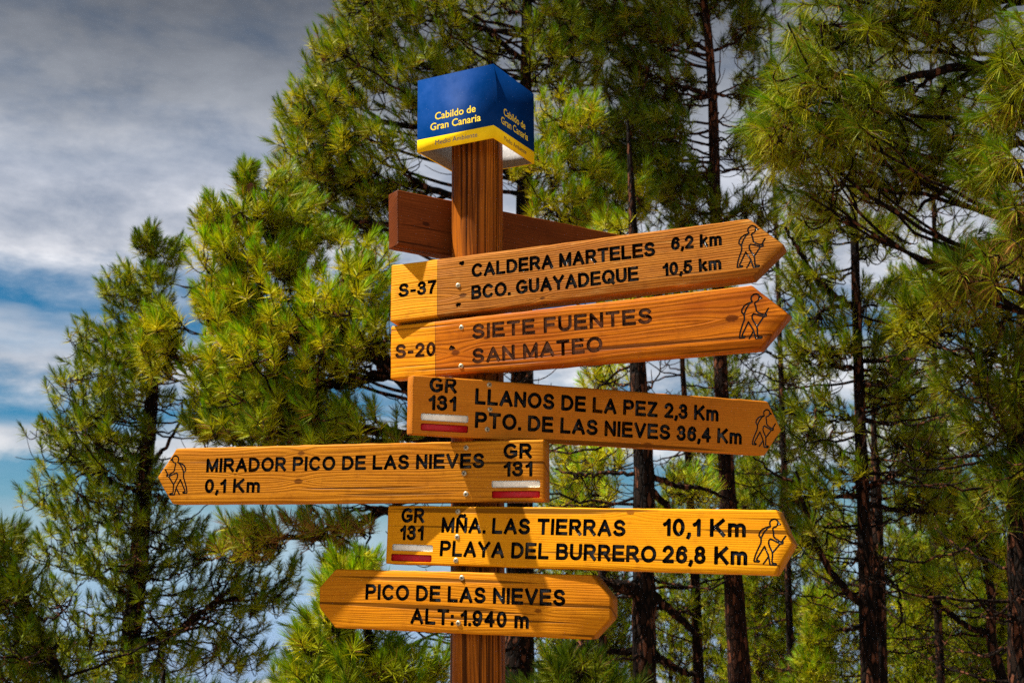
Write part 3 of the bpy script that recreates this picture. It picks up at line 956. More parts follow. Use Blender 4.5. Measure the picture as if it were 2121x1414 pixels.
Board("golden arrow board pointing left to Mirador Pico de las Nieves", (-0.93599, 3.37963, 1.85101), -0.29933, -0.02028, -0.00083,
      [(365.2, 928), (325.2, 988), (356.6, 1043), (1127.6, 1038), (1127.6, 909.5)], WB4,
      lines=[("MIRADOR PICO DE LAS NIEVES", (426.5, 978.5), (1003, 969.2), .0372), ("0,1 Km", (423.3, 1021), (538, 1020.2), .0372),
             ("GR", (1042.3, 949.8), (1101.7, 949.2), .0372), ("131", (1042.7, 986.8), (1101.7, 986.2), .0372)],
      hiker=((366, 943.5), (366.5, 1024.5), True, -0.02),
      bars=[("white_stripe", [(1018.3, 995), (1018.3, 1009.3), (1118.7, 1008.6), (1118.7, 994)], M_WHITE), ("red_stripe", [(1018.8, 1016.4), (1018.8, 1031.5), (1118.7, 1030.4), (1118.7, 1015.6)], M_RED)],
      screws=[((965.3, 927), 0), ((963.2, 980.6), 0.007), ((965.3, 1022.6), 0.001)], seed=14)
Board("bright orange arrow board pointing right to Playa del Burrero", (-0.31945, 3.22388, 1.69198), -0.45716, -0.04696, -0.04333,
      [(803.5, 1046), (797.6, 1166), (1603.5, 1190), (1641.5, 1126), (1609, 1055.5)], WB5,
      lines=[("GR", (830.2, 1082), (878.3, 1082.8), .0372), ("131", (827.5, 1118), (875.6, 1118.8), .0372),
             ("M\u00d1A. LAS TIERRAS", (913.6, 1102.8), (1295.5, 1111), .0385), ("10,1 Km", (1372.6, 1109.6), (1545, 1112.3), .0400),
             ("PLAYA DEL BURRERO", (910.3, 1151.5), (1359, 1165.5), .0385), ("26,8 Km", (1371.5, 1165.8), (1548, 1170.5), .0400)],
      hiker=((1597, 1073.7), (1592, 1169.2), False, -0.03),
      bars=[("white_stripe", [(813, 1125.6), (812.4, 1139), (896.2, 1142), (896.8, 1128.6)], M_WHITE), ("red_stripe", [(810.6, 1146), (810, 1161), (893.6, 1163.8), (894.2, 1149)], M_RED)],
      screws=[((948.4, 1059.3), 0), ((947, 1111.5), 0), ((944.3, 1159.8), 0)], seed=15)
Board("amber altitude board with both ends clipped, lowest on the post", (-0.491, 3.29583, 1.5371), -0.42841, -0.0369, 0.00651,
      [(695, 1178), (661, 1216), (661, 1257.5), (693.5, 1299.5), (1224, 1324), (1264.8, 1280.5), (1265, 1239.5), (1226, 1190)], WB6,
      lines=[("PICO DE LAS NIEVES", (756.3, 1241), (1171, 1255), .0385), ("ALT: 1.940 m", (850, 1291.4), (1095.5, 1301.8), .0385)],
      screws=[((956.5, 1196), 0), ((949.7, 1290), 0.001)], seed=16)
# the board behind the post: seen from its unlettered side, pointing away
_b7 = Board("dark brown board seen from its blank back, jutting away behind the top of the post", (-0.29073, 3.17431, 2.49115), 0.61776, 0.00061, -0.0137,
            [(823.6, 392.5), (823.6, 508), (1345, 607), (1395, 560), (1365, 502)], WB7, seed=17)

# ------------------------------------------------------------------ pines
GREEN = np.array([0.012, 0.050, 0.003]); TIP = np.array([0.130, 0.340, 0.003]); LIME = np.array([0.230, 0.330, 0.004]); OLIVE = np.array([0.600, 0.480, 0.005])
DEAD = np.array([0.26, 0.115, 0.028])


def needles(P, A, L, K, rng, width, tint, dead, fine=True, droop=0.25, spread=1.0):
    """tufts of long needles. P tips, A shoot axes, L needle lengths, tint 0 dark .. 1 yellow-green"""
    n = len(P)
    i = np.repeat(np.arange(n), K); N = len(i)
    t = rng.random(N)
    A_ = A[i]; Ln = L[i] * rng.uniform(0.72, 1.08, N)
    base = P[i] - A_ * (t * 0.85 * L[i])[:, None]
    ref = np.tile(np.array([[0.37, 0.81, 0.45]]), (N, 1))
    b = np.cross(A_, ref); b /= np.linalg.norm(b, axis=1)[:, None] + 1e-9
    c = np.cross(A_, b)
    th = np.radians((6 + 66 * spread * t ** 1.5) + rng.normal(0, 6, N)); ph = rng.uniform(0, 2 * np.pi, N)
    d = A_ * np.cos(th)[:, None] + (b * np.cos(ph)[:, None] + c * np.sin(ph)[:, None]) * np.sin(th)[:, None]
    d[:, 2] -= droop * t
    d /= np.linalg.norm(d, axis=1)[:, None]
    side = np.cross(d, rng.standard_normal((N, 3))); side /= np.linalg.norm(side, axis=1)[:, None] + 1e-9
    w = (width * rng.uniform(0.7, 1.25, N))[:, None] * side
    sag = np.zeros((N, 3)); sag[:, 2] = -droop * 0.55 * Ln * t
    tip = base + d * Ln[:, None] + sag
    # colour
    tt = tint[i][:, None]
    g = GREEN * (1 - tt) + TIP * tt
    o = LIME * (1 - tt) * 0.7 + OLIVE * (0.08 + 0.80 * tt)
    col = g * (1 - t[:, None]) + o * t[:, None]
    dd = (rng.random(N) < dead[i] * (0.25 + t))[:, None]
    col = np.where(dd, DEAD * rng.uniform(0.6, 1.2, (N, 1)), col) * rng.uniform(0.72, 1.25, (N, 1))
    if fine:
        mid = base + d * (Ln * 0.55)[:, None] + sag * 0.3
        V = np.stack([base - w, base + w, mid + w * 0.85, mid - w * 0.85, tip], 1).reshape(-1, 3)
        k = np.arange(N)[:, None] * 5
        Q = k + np.array([[0, 1, 2, 3]]); T = k + np.array([[3, 2, 4]])
        return V, Q, T, np.repeat(col, 5, 0)
    V = np.stack([base - w, base + w, tip], 1).reshape(-1, 3)
    k = np.arange(N)[:, None] * 3
    return V, np.zeros((0, 4), int), k + np.array([[0, 1, 2]]), np.repeat(col, 3, 0)


def polyline_at(P, z):
    """the trunk point at height z"""
    P = np.asarray(P)
    return np.array([np.interp(z, P[:, 2], P[:, k]) for k in range(3)])


def smooth_path(P, r, n):
    P = np.asarray(P, float); s = np.concatenate([[0], np.cumsum(np.linalg.norm(np.diff(P, axis=0), axis=1))])
    t = np.linspace(0, s[-1], n)
    Q = np.stack([np.interp(t, s, P[:, k]) for k in range(3)], 1); rr = np.interp(t, s, r)
    for _ in range(3): Q[1:-1] = (Q[:-2] + 2 * Q[1:-1] + Q[2:]) / 4
    return Q, rr


def pine(name, label, seed, Y, trunk, blobs, L=0.22, K=70, width=0.0028, tint=0.4, dead=0.04, limbs=(), bare=14, fine=True, group=None, bark=None,
         upright=1.0, lean=0.0, cones=(), droop=0.22, clump=8, category="tree", spread=1.0, val=1.0, dens=1.0):
    """trunk: (px, py, width px) from the ground up; blobs: (px, py, rx, ry, dY, depth m, tufts[, tint, dead])"""
    rng = np.random.default_rng(seed)
    m_px = Y / CAMF; L = L * LMUL
    tp = np.array([at(px, py, Y + lean * k / max(1, len(trunk) - 1)) for k, (px, py, w) in enumerate(trunk)])
    tr = np.array([w * m_px / 2 for (_, _, w) in trunk])
    # carry the trunk down to the ground
    d = tp[0] - tp[1] if len(tp) > 1 else np.array([0, 0, -1.0])
    d = d / np.linalg.norm(d)
    foot = np.array([tp[0][0] + d[0] * 0.3, tp[0][1], 0.0]); foot[2] = float(ground_z(foot[0], foot[1])) - 0.15
    tp = np.concatenate([[foot], tp]); tr = np.concatenate([[tr[0] * 1.25], tr])
    root = empty(name, (foot[0], foot[1], foot[2] + 0.15))
    tag(root, label, category, group)
    Q, rr = smooth_path(tp, tr, 60)
    tb = Tubes(); tb.add(Q, rr, 14, rng=rng, rough=0.05)
    # limbs given one by one
    lpts = []
    for lm in limbs:
        dy = np.linspace(0, lm[2] if len(lm) > 2 else 0, len(lm[0]))
        P = np.array([at(px, py, Y + q) for (px, py), q in zip(lm[0], dy)])
        w = np.linspace(lm[1][0], lm[1][1], len(P)) * m_px / 2
        P, w = smooth_path(P, w, 24)
        P[2:-1] += rng.normal(0, 0.008, P[2:-1].shape)
        tb.add(P, w, 8); lpts.append((P, w))
    tips = []; axes = []; tints = []; deads = []; Ls = []
    for bl in blobs:
        px, py, rx, ry, dY, dep, n = bl[:7]; n = int(round(n * DENSE * dens))
        bt = bl[7] if len(bl) > 7 else tint; bd = bl[8] if len(bl) > 8 else dead
        c = at(px, py, Y + dY); k = (Y + dY) / CAMF
        g = rng.standard_normal((n, 3)); g /= np.linalg.norm(g, axis=1)[:, None]
        g *= (rng.random(n) ** 0.38)[:, None]
        P = c + g * np.array([rx * k, dep, ry * k])
        tips.append(P); tints.append(np.clip(bt + rng.normal(0, 0.24, n), 0, 1)); deads.append(np.full(n, bd))
    if tips:
        P = np.concatenate(tips); tints = np.concatenate(tints); deads = np.concatenate(deads)
        n = len(P)
        tx = np.array([polyline_at(Q, z) for z in P[:, 2]])
        out = P - tx; out[:, 2] = 0
        dist = np.linalg.norm(out, axis=1); out = out / (dist[:, None] + 1e-6)
        A = np.array([0, 0, 1.0]) * upright + out * rng.uniform(0.3, 0.9, n)[:, None] + rng.normal(0, 0.30, (n, 3))
        A /= np.linalg.norm(A, axis=1)[:, None]
        Lt = L * rng.uniform(0.8, 1.15, n)
        # branches: clusters of tufts hang on one limb each
        m = max(1, int(n / (clump * 1.3)))
        ctr = P[rng.choice(n, m, replace=False)]
        for _ in range(4):
            own = np.argmin(((P[:, None, :] - ctr[None]) ** 2).sum(2), 1)
            for j in range(m):
                if (own == j).any(): ctr[j] = P[own == j].mean(0)
        zmin, zmax = Q[0, 2] + 0.3, Q[-1, 2] - 0.05
        for j in range(m):
            ids = np.nonzero(own == j)[0]
            if not len(ids): continue
            e = ctr[j] - np.array([0, 0, 0.5 * L])
            t0 = polyline_at(Q, e[2]); dh = math.hypot(e[0] - t0[0], e[1] - t0[1])
            if lpts and rng.random() < 0.75:      # grow from the nearest limb
                best = min(((np.linalg.norm(LP - e, axis=1).min(), li) for li, (LP, _) in enumerate(lpts)))
                LP, LW = lpts[best[1]]
                k = int(np.argmin(np.linalg.norm(LP - e, axis=1))); k = max(2, k - 4)
                s0 = LP[k] if best[0] < dh else None; r0 = LW[k] * 0.6
            else:
                s0 = None
            if s0 is None:
                zs = np.clip(e[2] - dh * rng.uniform(0.1, 0.55), zmin, zmax)
                s0 = polyline_at(Q, zs); r0 = 0.009 + 0.0065 * dh
            hd = e - s0
            c1 = s0 + hd * np.array([0.62, 0.62, 0.18]) + rng.normal(0, 0.06, 3) * np.linalg.norm(hd)
            B = bez(s0, c1, e, 14)
            B[2:-1] += rng.normal(0, 0.010, B[2:-1].shape)
            tb.add(B, np.linspace(r0, 0.005, 14), 6)
            for q in ids:
                bpt = P[q] - A[q] * (0.85 * Lt[q])
                k = 4 + int(np.argmin(np.linalg.norm(B[4:] - bpt, axis=1) + np.linspace(0.12, 0, 10)))
                k = max(3, k - 1)
                dd = np.linalg.norm(bpt - B[k])
                tw = bez(B[k], bpt - A[q] * dd * 0.55 + rng.normal(0, 0.05, 3) * dd, bpt, 6)
                tw = np.concatenate([tw, [P[q] - A[q] * 0.35 * Lt[q]]])
                tb.add(tw, np.linspace(0.0070, 0.0040, 7), 4)
    # bare twigs, hooked upward
    for _ in range(int(bare * 1.8)):
        z = rng.uniform(Q[0, 2] + 0.6 + 0.25 * (Q[-1, 2] - Q[0, 2]), Q[0, 2] + 0.85 * (Q[-1, 2] - Q[0, 2]))
        s0 = polyline_at(Q, z); a = rng.uniform(0, 2 * np.pi); ln = rng.uniform(0.4, 1.5)
        e = s0 + np.array([math.cos(a) * ln, math.sin(a) * ln, rng.uniform(-0.1, 0.45) * ln])
        c1 = s0 + (e - s0) * 0.6 - np.array([0, 0, rng.uniform(0.05, 0.35) * ln])
        B = bez(s0, c1, e, 12); B[2:-1] += rng.normal(0, 0.012, B[2:-1].shape)
        tb.add(B, np.linspace(0.014, 0.004, 12), 5)
        for _ in range(4):
            k = rng.integers(4, 11); a2 = rng.uniform(0, 6.28); l2 = rng.uniform(0.12, 0.4)
            e2_ = B[k] + np.array([math.cos(a2) * l2, math.sin(a2) * l2, rng.uniform(-0.1, 0.3)])
            tb.add(bez(B[k], (B[k] + e2_) / 2 - np.array([0, 0, 0.15 * l2 + 0.05]), e2_, 6), np.linspace(0.006, 0.003, 6), 4)
    tb.build("trunk", bark or M_BARK, root)
    if len(tips):
        V, F4, F3, C = needles(P, A, Lt, int(K * KMUL), rng, width, tints, deads, fine, droop, spread)
        np_mesh("crown", V, [F4, F3], M_NEEDLE, root, col=C * val)  # val scales needle colour: the right wood's shade is put into it
    for (px, py, dY, s) in cones: cone(root, at(px, py, Y + dY), s, rng)
    return root


def cone(root, p, s, rng):
    """an open pine cone: spiral of thick scales on an egg-shaped core"""
    V = []; F = []; n = 0
    for k in range(90):
        f = k / 89.0; a = k * 2.39996
        r = 0.30 * s * math.sin(math.pi * (0.08 + 0.86 * f)) ** 0.8; z = (0.5 - f) * s
        d = np.array([math.cos(a), math.sin(a), 0.35]); t = np.array([-math.sin(a), math.cos(a), 0]); u = np.array([0, 0, 1.0])
        c = np.array([d[0] * r * 0.5, d[1] * r * 0.5, z]); w = 0.10 * s
        q = [c - t * w * .5 - u * w * .4, c + t * w * .5 - u * w * .4, c + d * r * .75 + t * w, c + d * r * .75 - t * w, c + d * r * .95 + u * w * .5]
        V += q; F += [(n, n + 1, n + 2, n + 3)]; F += [(n + 3, n + 2, n + 4, n + 4)]; n += 5
    V = np.array(V) + p
    F = np.array(F)
    quad = F[0::2]; tri = F[1::2][:, :3]
    np_mesh("pine_cone", V, [quad, tri], M_CONE, root)


TREES_ON = True
DENSE, KMUL, LMUL = 4.2, 1.05, 0.575
if TREES_ON:
    # left edge, dark, standing alone against the sky
    pine("pine_tree", "dark green pine standing clear against the sky, leftmost full tree", 1, 15.0,
         [(262, 1425, 42), (288, 1150, 36), (302, 950, 31), (318, 800, 25), (307, 650, 15), (310, 480, 6)],
         [(308, 505, 34, 46, 0, .25, 11), (365, 520, 22, 45, 0, .2, 5), (288, 590, 92, 55, 0, .5, 24), (262, 695, 120, 65, 0, .7, 34), (235, 795, 140, 70, 0, .9, 38),
          (205, 900, 150, 75, 0, 1.0, 40, .18), (215, 1010, 180, 80, 0, 1.1, 42, .15), (250, 1120, 215, 75, 0, 1.2, 40, .12), (300, 1230, 260, 80, 0, 1.2, 40, .10), (470, 1120, 110, 60, 0, .8, 14, .12),
          (545, 1200, 85, 110, 0, .5, 18, .15), (230, 1350, 250, 60, 0, 1.2, 36, .10), (480, 1330, 110, 60, 0, .8, 12, .12)],
         val=0.95, L=0.25, K=64, width=0.0030, tint=0.24, dead=0.03, bare=44, clump=8, spread=1.0,
         limbs=[([(300, 985), (240, 965), (195, 915), (170, 850)], (15, 6), .3), ([(293, 1020), (240, 1000), (180, 960)], (12, 5), -.4),
                ([(275, 1240), (210, 1200), (170, 1150)], (16, 6), .4), ([(285, 1330), (345, 1320), (420, 1265), (480, 1215)], (16, 6), -.4),
                ([(300, 970), (340, 930), (375, 870), (380, 830)], (10, 4), .2), ([(275, 1325), (200, 1335), (140, 1330)], (10, 4), 0)],
         cones=[(357, 660, -.6, 0.13)])
    pine("pine_tree", "small leaning pine cut off by the left edge of the view", 2, 11.0,
         [(135, 1430, 24), (72, 1290, 20), (30, 1190, 15), (0, 1090, 8)],
         [(5, 1120, 50, 50, 0, .4, 11), (40, 1215, 70, 55, 0, .5, 15), (50, 1320, 110, 60, 0, .6, 19), (60, 1400, 130, 40, 0, .6, 14), (-40, 1200, 60, 90, 0, .6, 14)],
         val=0.65, L=0.24, K=64, width=0.0024, tint=0.12, dead=0.02, bare=6)
    # the bright one to the left of the post
    pine("pine_tree", "bright yellow-green pine leaning left behind the boards", 3, 11.0,
         [(992, 1430, 62), (985, 1150, 56), (960, 940, 50), (850, 790, 40), (690, 665, 30), (575, 540, 20), (522, 420, 11), (515, 345, 5)],
         [(513, 368, 26, 44, 0, .2, 7, .35), (430, 460, 40, 35, 0, .3, 6, .4), (500, 450, 100, 50, 0, .5, 18, .6), (490, 540, 100, 70, -.2, .7, 25, .8), (470, 630, 85, 60, 0, .6, 20, .7),
          (600, 400, 45, 60, .6, .5, 9, .5), (610, 480, 50, 50, .5, .5, 9, .5), (450, 760, 70, 60, 0, .6, 14, .7), (450, 860, 70, 50, 0, .6, 13, .35), (570, 650, 165, 80, -.3, .9, 42, .85), (590, 745, 190, 80, -.3, 1.0, 46, .8), (545, 835, 155, 75, -.2, 1.0, 42, .4), (650, 880, 240, 60, -.2, 1.0, 42, .25),
          (620, 540, 60, 70, .2, .5, 12, .55), (650, 470, 60, 50, .3, .5, 9, .5), (745, 640, 100, 110, -.4, .7, 26, .75), (750, 545, 80, 60, -.2, .6, 14, .6), (510, 1100, 70, 50, 0, .5, 13, .5, .35), (660, 1085, 130, 34, 0, .6, 13, .35, .55),
          (330, 700, 40, 90, -.2, .4, 16, .65), (720, 1160, 60, 30, .2, .4, 8, .8)],
         L=0.240, K=80, width=0.0026, dead=0.06, bare=26, clump=8, dens=1.0, val=1.05,
         limbs=[([(940, 930), (860, 900), (760, 890), (640, 870), (560, 860)], (30, 8), -.5), ([(820, 770), (740, 790), (640, 800), (540, 800), (460, 810)], (24, 7), -.3),
                ([(680, 660), (600, 690), (520, 690), (450, 660)], (18, 6), .2), ([(960, 960), (880, 1010), (760, 1080), (660, 1120), (560, 1110)], (22, 6), .5),
                ([(560, 620), (540, 690), (440, 740), (360, 745)], (12, 5), -.2)],
         cones=[(520, 392, -.15, .10), (482, 465, -.2, .13)])
    # the tall one right behind the post
    pine("pine_tree", "tallest pine, right behind the post, its crown running out of the top of the view", 4, 13.0,
         [(1075, 1430, 60), (1078, 1000, 54), (1084, 600, 42), (1088, 250, 28), (1092, 0, 22), (1098, -260, 18), (1100, -700, 8)],
         [(770, 40, 110, 70, 0, .8, 30), (715, 140, 100, 70, 0, .8, 30, .4), (670, 240, 100, 80, -.2, .8, 34, .6), (640, 340, 90, 80, -.2, .8, 28, .6), (720, 430, 130, 70, 0, .8, 30, .4),
          (760, 330, 110, 80, -.3, .8, 26, .5), (870, 180, 110, 90, 0, .9, 28), (940, 60, 120, 90, 0, .9, 30), (840, -60, 150, 70, 0, .9, 30), (840, 420, 60, 60, 0, .5, 8),
          (1160, 110, 110, 100, 0, .9, 30, .3), (1180, 235, 80, 50, -1.0, .6, 13, .85), (1160, 340, 100, 60, -1.0, .6, 18, .8), (1180, 430, 95, 50, -1.0, .5, 16, .85),
          (1290, 400, 80, 70, -.3, .7, 16, .6), (1130, -60, 200, 70, 0, 1, 30), (1100, -200, 260, 80, 0, 1.3, 40), (1100, -340, 240, 80, 0, 1.3, 38), (1100, -480, 200, 90, 0, 1.2, 32), (1100, -620, 120, 80, 0, .8, 18)],
         val=0.85, L=0.26, K=66, width=0.0028, tint=0.35, dead=0.05, bare=24,
         limbs=[([(1080, 640), (1000, 560), (900, 510), (820, 465), (735, 460)], (26, 8), -.3), ([(1084, 480), (980, 420), (860, 380), (740, 380), (660, 370)], (22, 7), -.4),
                ([(1086, 380), (980, 300), (860, 260), (740, 250), (650, 270)], (22, 6), 0), ([(1088, 240), (980, 180), (860, 130), (740, 110)], (18, 6), .2),
                ([(1090, 130), (1000, 60), (900, 20), (800, 0)], (14, 5), 0), ([(1086, 330), (1140, 270), (1200, 250)], (14, 5), -.8), ([(1084, 520), (1130, 470), (1190, 450)], (16, 5), -.8)],
         cones=[(708, 105, -.5, .14), (672, 118, -.4, .12), (612, 262, -.3, .11)])
    # the reddish trunk right of the cap
    pine("pine_tree", "pine with a straight reddish trunk rising behind the arrow tips", 5, 13.5,
         [(1535, 1430, 46), (1512, 1100, 36), (1494, 800, 29), (1483, 480, 25), (1478, 250, 22), (1472, 100, 18), (1445, -80, 16), (1440, -500, 9), (1440, -800, 4)],
         [(1330, 60, 115, 80, 0, .8, 44, .25), (1350, 180, 115, 70, .3, .8, 42, .2), (1330, 280, 115, 70, 0, .8, 40, .2), (1385, 370, 105, 60, 0, .7, 34, .25), (1420, 20, 80, 70, .3, .6, 16, .25), (1180, 30, 90, 80, .4, .7, 18, .25), (1450, 440, 80, 40, 0, .6, 12, .3),
          (1240, 20, 90, 80, 0, .7, 18), (1545, 40, 60, 80, 0, .6, 14, .15), (1560, 180, 50, 60, .3, .5, 9, .2), (1545, 300, 50, 60, .3, .5, 9, .25), (1460, -40, 140, 60, 0, .8, 24), (1440, -180, 230, 80, 0, 1.2, 40), (1440, -330, 230, 90, 0, 1.2, 40), (1440, -490, 200, 90, 0, 1.1, 34), (1440, -650, 150, 90, 0, .9, 22), (1570, 420, 50, 60, 0, .5, 8, .4), (1250, 310, 70, 100, .6, .6, 16, .2)],
         val=0.62, L=0.25, K=64, width=0.0028, tint=0.25, dead=0.04, bare=22, bark=M_BARK_RED,
         limbs=[([(1480, 200), (1420, 180), (1370, 165), (1330, 150)], (13, 5), -.2), ([(1478, 110), (1420, 80), (1360, 30), (1330, 0)], (12, 5), 0), ([(1480, 105), (1520, 90), (1560, 50)], (8, 4), 0),
                ([(1486, 340), (1430, 390), (1380, 370), (1330, 300)], (11, 4), .3), ([(1525, 1110), (1600, 1115), (1680, 1130)], (11, 5), 0)])
    pine("pine_tree", "stout dark trunk between the post and the arrow tips", 6, 10.5,
         [(1336, 1430, 48), (1332, 1150, 46), (1336, 1000, 44), (1322, 790, 36), (1314, 560, 24), (1308, 380, 14), (1300, 250, 6)],
         [(1220, 1000, 70, 50, 1.2, .6, 10, .8), (1240, 930, 90, 30, 1.2, .5, 9, .9), (1430, 990, 60, 50, .8, .5, 8, .7), (1260, 480, 60, 40, .3, .5, 8, .6), (1250, 770, 70, 30, 1.0, .4, 7, .7),
          (1400, 560, 90, 70, 0, .6, 8, .5), (1290, 640, 80, 60, 0, .6, 8, .5)],
         L=0.24, K=60, width=0.0023, dead=0.06, bare=16,
         limbs=[([(1345, 985), (1400, 1005), (1450, 1010), (1530, 1040)], (14, 6), .3), ([(1350, 1015), (1400, 1070), (1450, 1110), (1490, 1130)], (16, 8), .3), ([(1325, 980), (1260, 978), (1200, 985), (1150, 970)], (9, 4), .3),
                ([(1330, 1230), (1290, 1215), (1240, 1205)], (34, 18), -.3), ([(1352, 1230), (1410, 1280), (1440, 1310)], (20, 12), .3), ([(1350, 1350), (1400, 1385), (1450, 1400)], (18, 10), .2),
                ([(1335, 1345), (1285, 1350), (1200, 1345)], (18, 9), .3), ([(1350, 1255), (1400, 1265), (1440, 1270)], (9, 5), .3)])
    pine("pine_tree", "thin trunk standing between the two stout trunks", 7, 17.0,
         [(1448, 1430, 23), (1440, 1200, 20), (1425, 950, 14), (1415, 780, 11), (1405, 600, 8), (1400, 420, 5)],
         [(1400, 480, 110, 80, 0, .8, 16, .5), (1420, 640, 110, 80, 0, .8, 14, .5), (1460, 900, 70, 60, 0, .6, 7, .6), (1400, 1240, 40, 60, 0, .5, 6, .4), (1480, 1260, 40, 60, 0, .5, 6, .4)],
         val=0.62, L=0.25, K=56, width=0.0032, fine=False, bare=16)
    # the black trunk at the right
    pine("pine_tree", "pine with a black straight trunk and hooked bare limbs, right of the arrow tips", 8, 11.5,
         [(1803, 1430, 40), (1797, 1240, 33), (1788, 1050, 27), (1779, 780, 22), (1771, 540, 18), (1764, 300, 15), (1760, 0, 12), (1760, -400, 7), (1760, -560, 4)],
         [(1830, 620, 70, 60, .2, .5, 9, .4), (1850, 720, 70, 60, .3, .5, 9, .4), (1690, 720, 80, 60, 0, .6, 14, .35), (1670, 560, 70, 50, 0, .5, 10, .4), (1700, 460, 90, 50, 0, .6, 14, .4), (1830, 480, 70, 50, 0, .5, 10, .4), (1690, 860, 80, 60, 0, .6, 11, .35),
          (1720, 960, 60, 40, 0, .5, 6, .45), (1860, 800, 60, 70, 0, .5, 10, .5), (1900, 920, 70, 50, 0, .5, 9, .4), (1670, 1010, 70, 40, 0, .5, 7, .4), (1930, 1030, 70, 40, 0, .5, 9, .4),
          (1690, 640, 70, 40, 0, .5, 8, .4), (1650, 1100, 40, 60, 0, .4, 6, .5), (1760, -120, 230, 80, 0, 1.1, 36), (1760, -260, 210, 80, 0, 1.1, 34), (1760, -400, 160, 90, 0, .9, 26)],
         val=0.62, L=0.23, K=60, width=0.0025, dead=0.05, bare=34,
         limbs=[([(1768, 636), (1725, 610), (1690, 575), (1655, 520), (1625, 470)], (17, 6), -.3), ([(1772, 762), (1735, 760), (1700, 745), (1660, 720)], (10, 4), -.3), ([(1784, 858), (1690, 880), (1630, 850)], (7, 3), .2),
                ([(1786, 1025), (1740, 1030), (1670, 1015), (1610, 985), (1560, 945)], (11, 4), -.2), ([(1790, 1040), (1840, 1055), (1900, 1062), (1960, 1052), (2010, 1025)], (12, 5), .2),
                ([(1783, 1248), (1735, 1205), (1700, 1150), (1680, 1090), (1660, 1030), (1648, 975)], (18, 6), -.2), ([(1800, 1010), (1850, 985), (1900, 960), (1950, 910)], (12, 5), .3),
                ([(1790, 1295), (1750, 1305), (1735, 1303)], (7, 4), -.2), ([(1812, 1190), (1860, 1210), (1868, 1290), (1850, 1310)], (8, 3), -.2)])
    pine("pine_tree", "second dark trunk close behind the black one", 9, 15.5,
         [(1822, 1430, 33), (1819, 1200, 29), (1814, 1000, 21), (1809, 860, 9), (1806, 790, 5)],
         [(1830, 800, 70, 50, 0, .6, 10, .4), (1880, 880, 70, 60, 0, .7, 9, .4), (1870, 1130, 70, 50, 0, .6, 9, .4), (1730, 1090, 60, 50, 0, .6, 7, .4)],
         val=0.62, L=0.25, K=56, width=0.0032, fine=False, bare=18)
    pine("pine_tree", "dark pine at the right edge, half out of view", 10, 9.5,
         [(2118, 1430, 56), (2112, 1150, 48), (2106, 1000, 42), (2112, 800, 34), (2125, 560, 24), (2130, 350, 12)],
         [(1965, 555, 95, 55, -.3, .5, 14, .7, .06), (1900, 640, 70, 55, -.3, .5, 10, .7, .06), (2050, 640, 80, 70, -.3, .5, 12, .5, .1), (2070, 1000, 60, 90, 0, .5, 15, .15), (2040, 840, 70, 80, 0, .5, 12, .3),
          (1990, 760, 60, 60, 0, .5, 8, .5), (2100, 780, 60, 90, -.4, .5, 12, .3), (2080, 520, 70, 60, -.4, .5, 10, .5, .3)],
         val=0.62, L=0.25, K=70, width=0.0021, dead=0.12, bare=22, droop=0.45,
         limbs=[([(2112, 1275), (2060, 1270), (2040, 1245)], (10, 6), -.2), ([(2070, 700), (2060, 740), (2020, 760)], (9, 4), -.3), ([(2112, 690), (2060, 700), (2000, 640), (1940, 600)], (12, 5), -.4)])
    pine("pine_tree", "forked thin pine in front of the bright trees at the lower right", 11, 12.5,
         [(2085, 1430, 24), (2050, 1330, 21), (2056, 1240, 17), (2040, 1150, 12), (1980, 1060, 8), (1960, 980, 5)],
         [(1990, 1100, 70, 60, 0, .5, 10, .5), (1960, 1000, 50, 50, 0, .4, 7, .5), (2060, 1130, 50, 60, 0, .5, 8, .5), (1930, 1200, 50, 50, 0, .5, 6, .5)],
         L=0.24, K=60, width=0.0026, bare=10,
         limbs=[([(2052, 1315), (1990, 1290), (1930, 1240), (1910, 1195)], (15, 6), .2)])
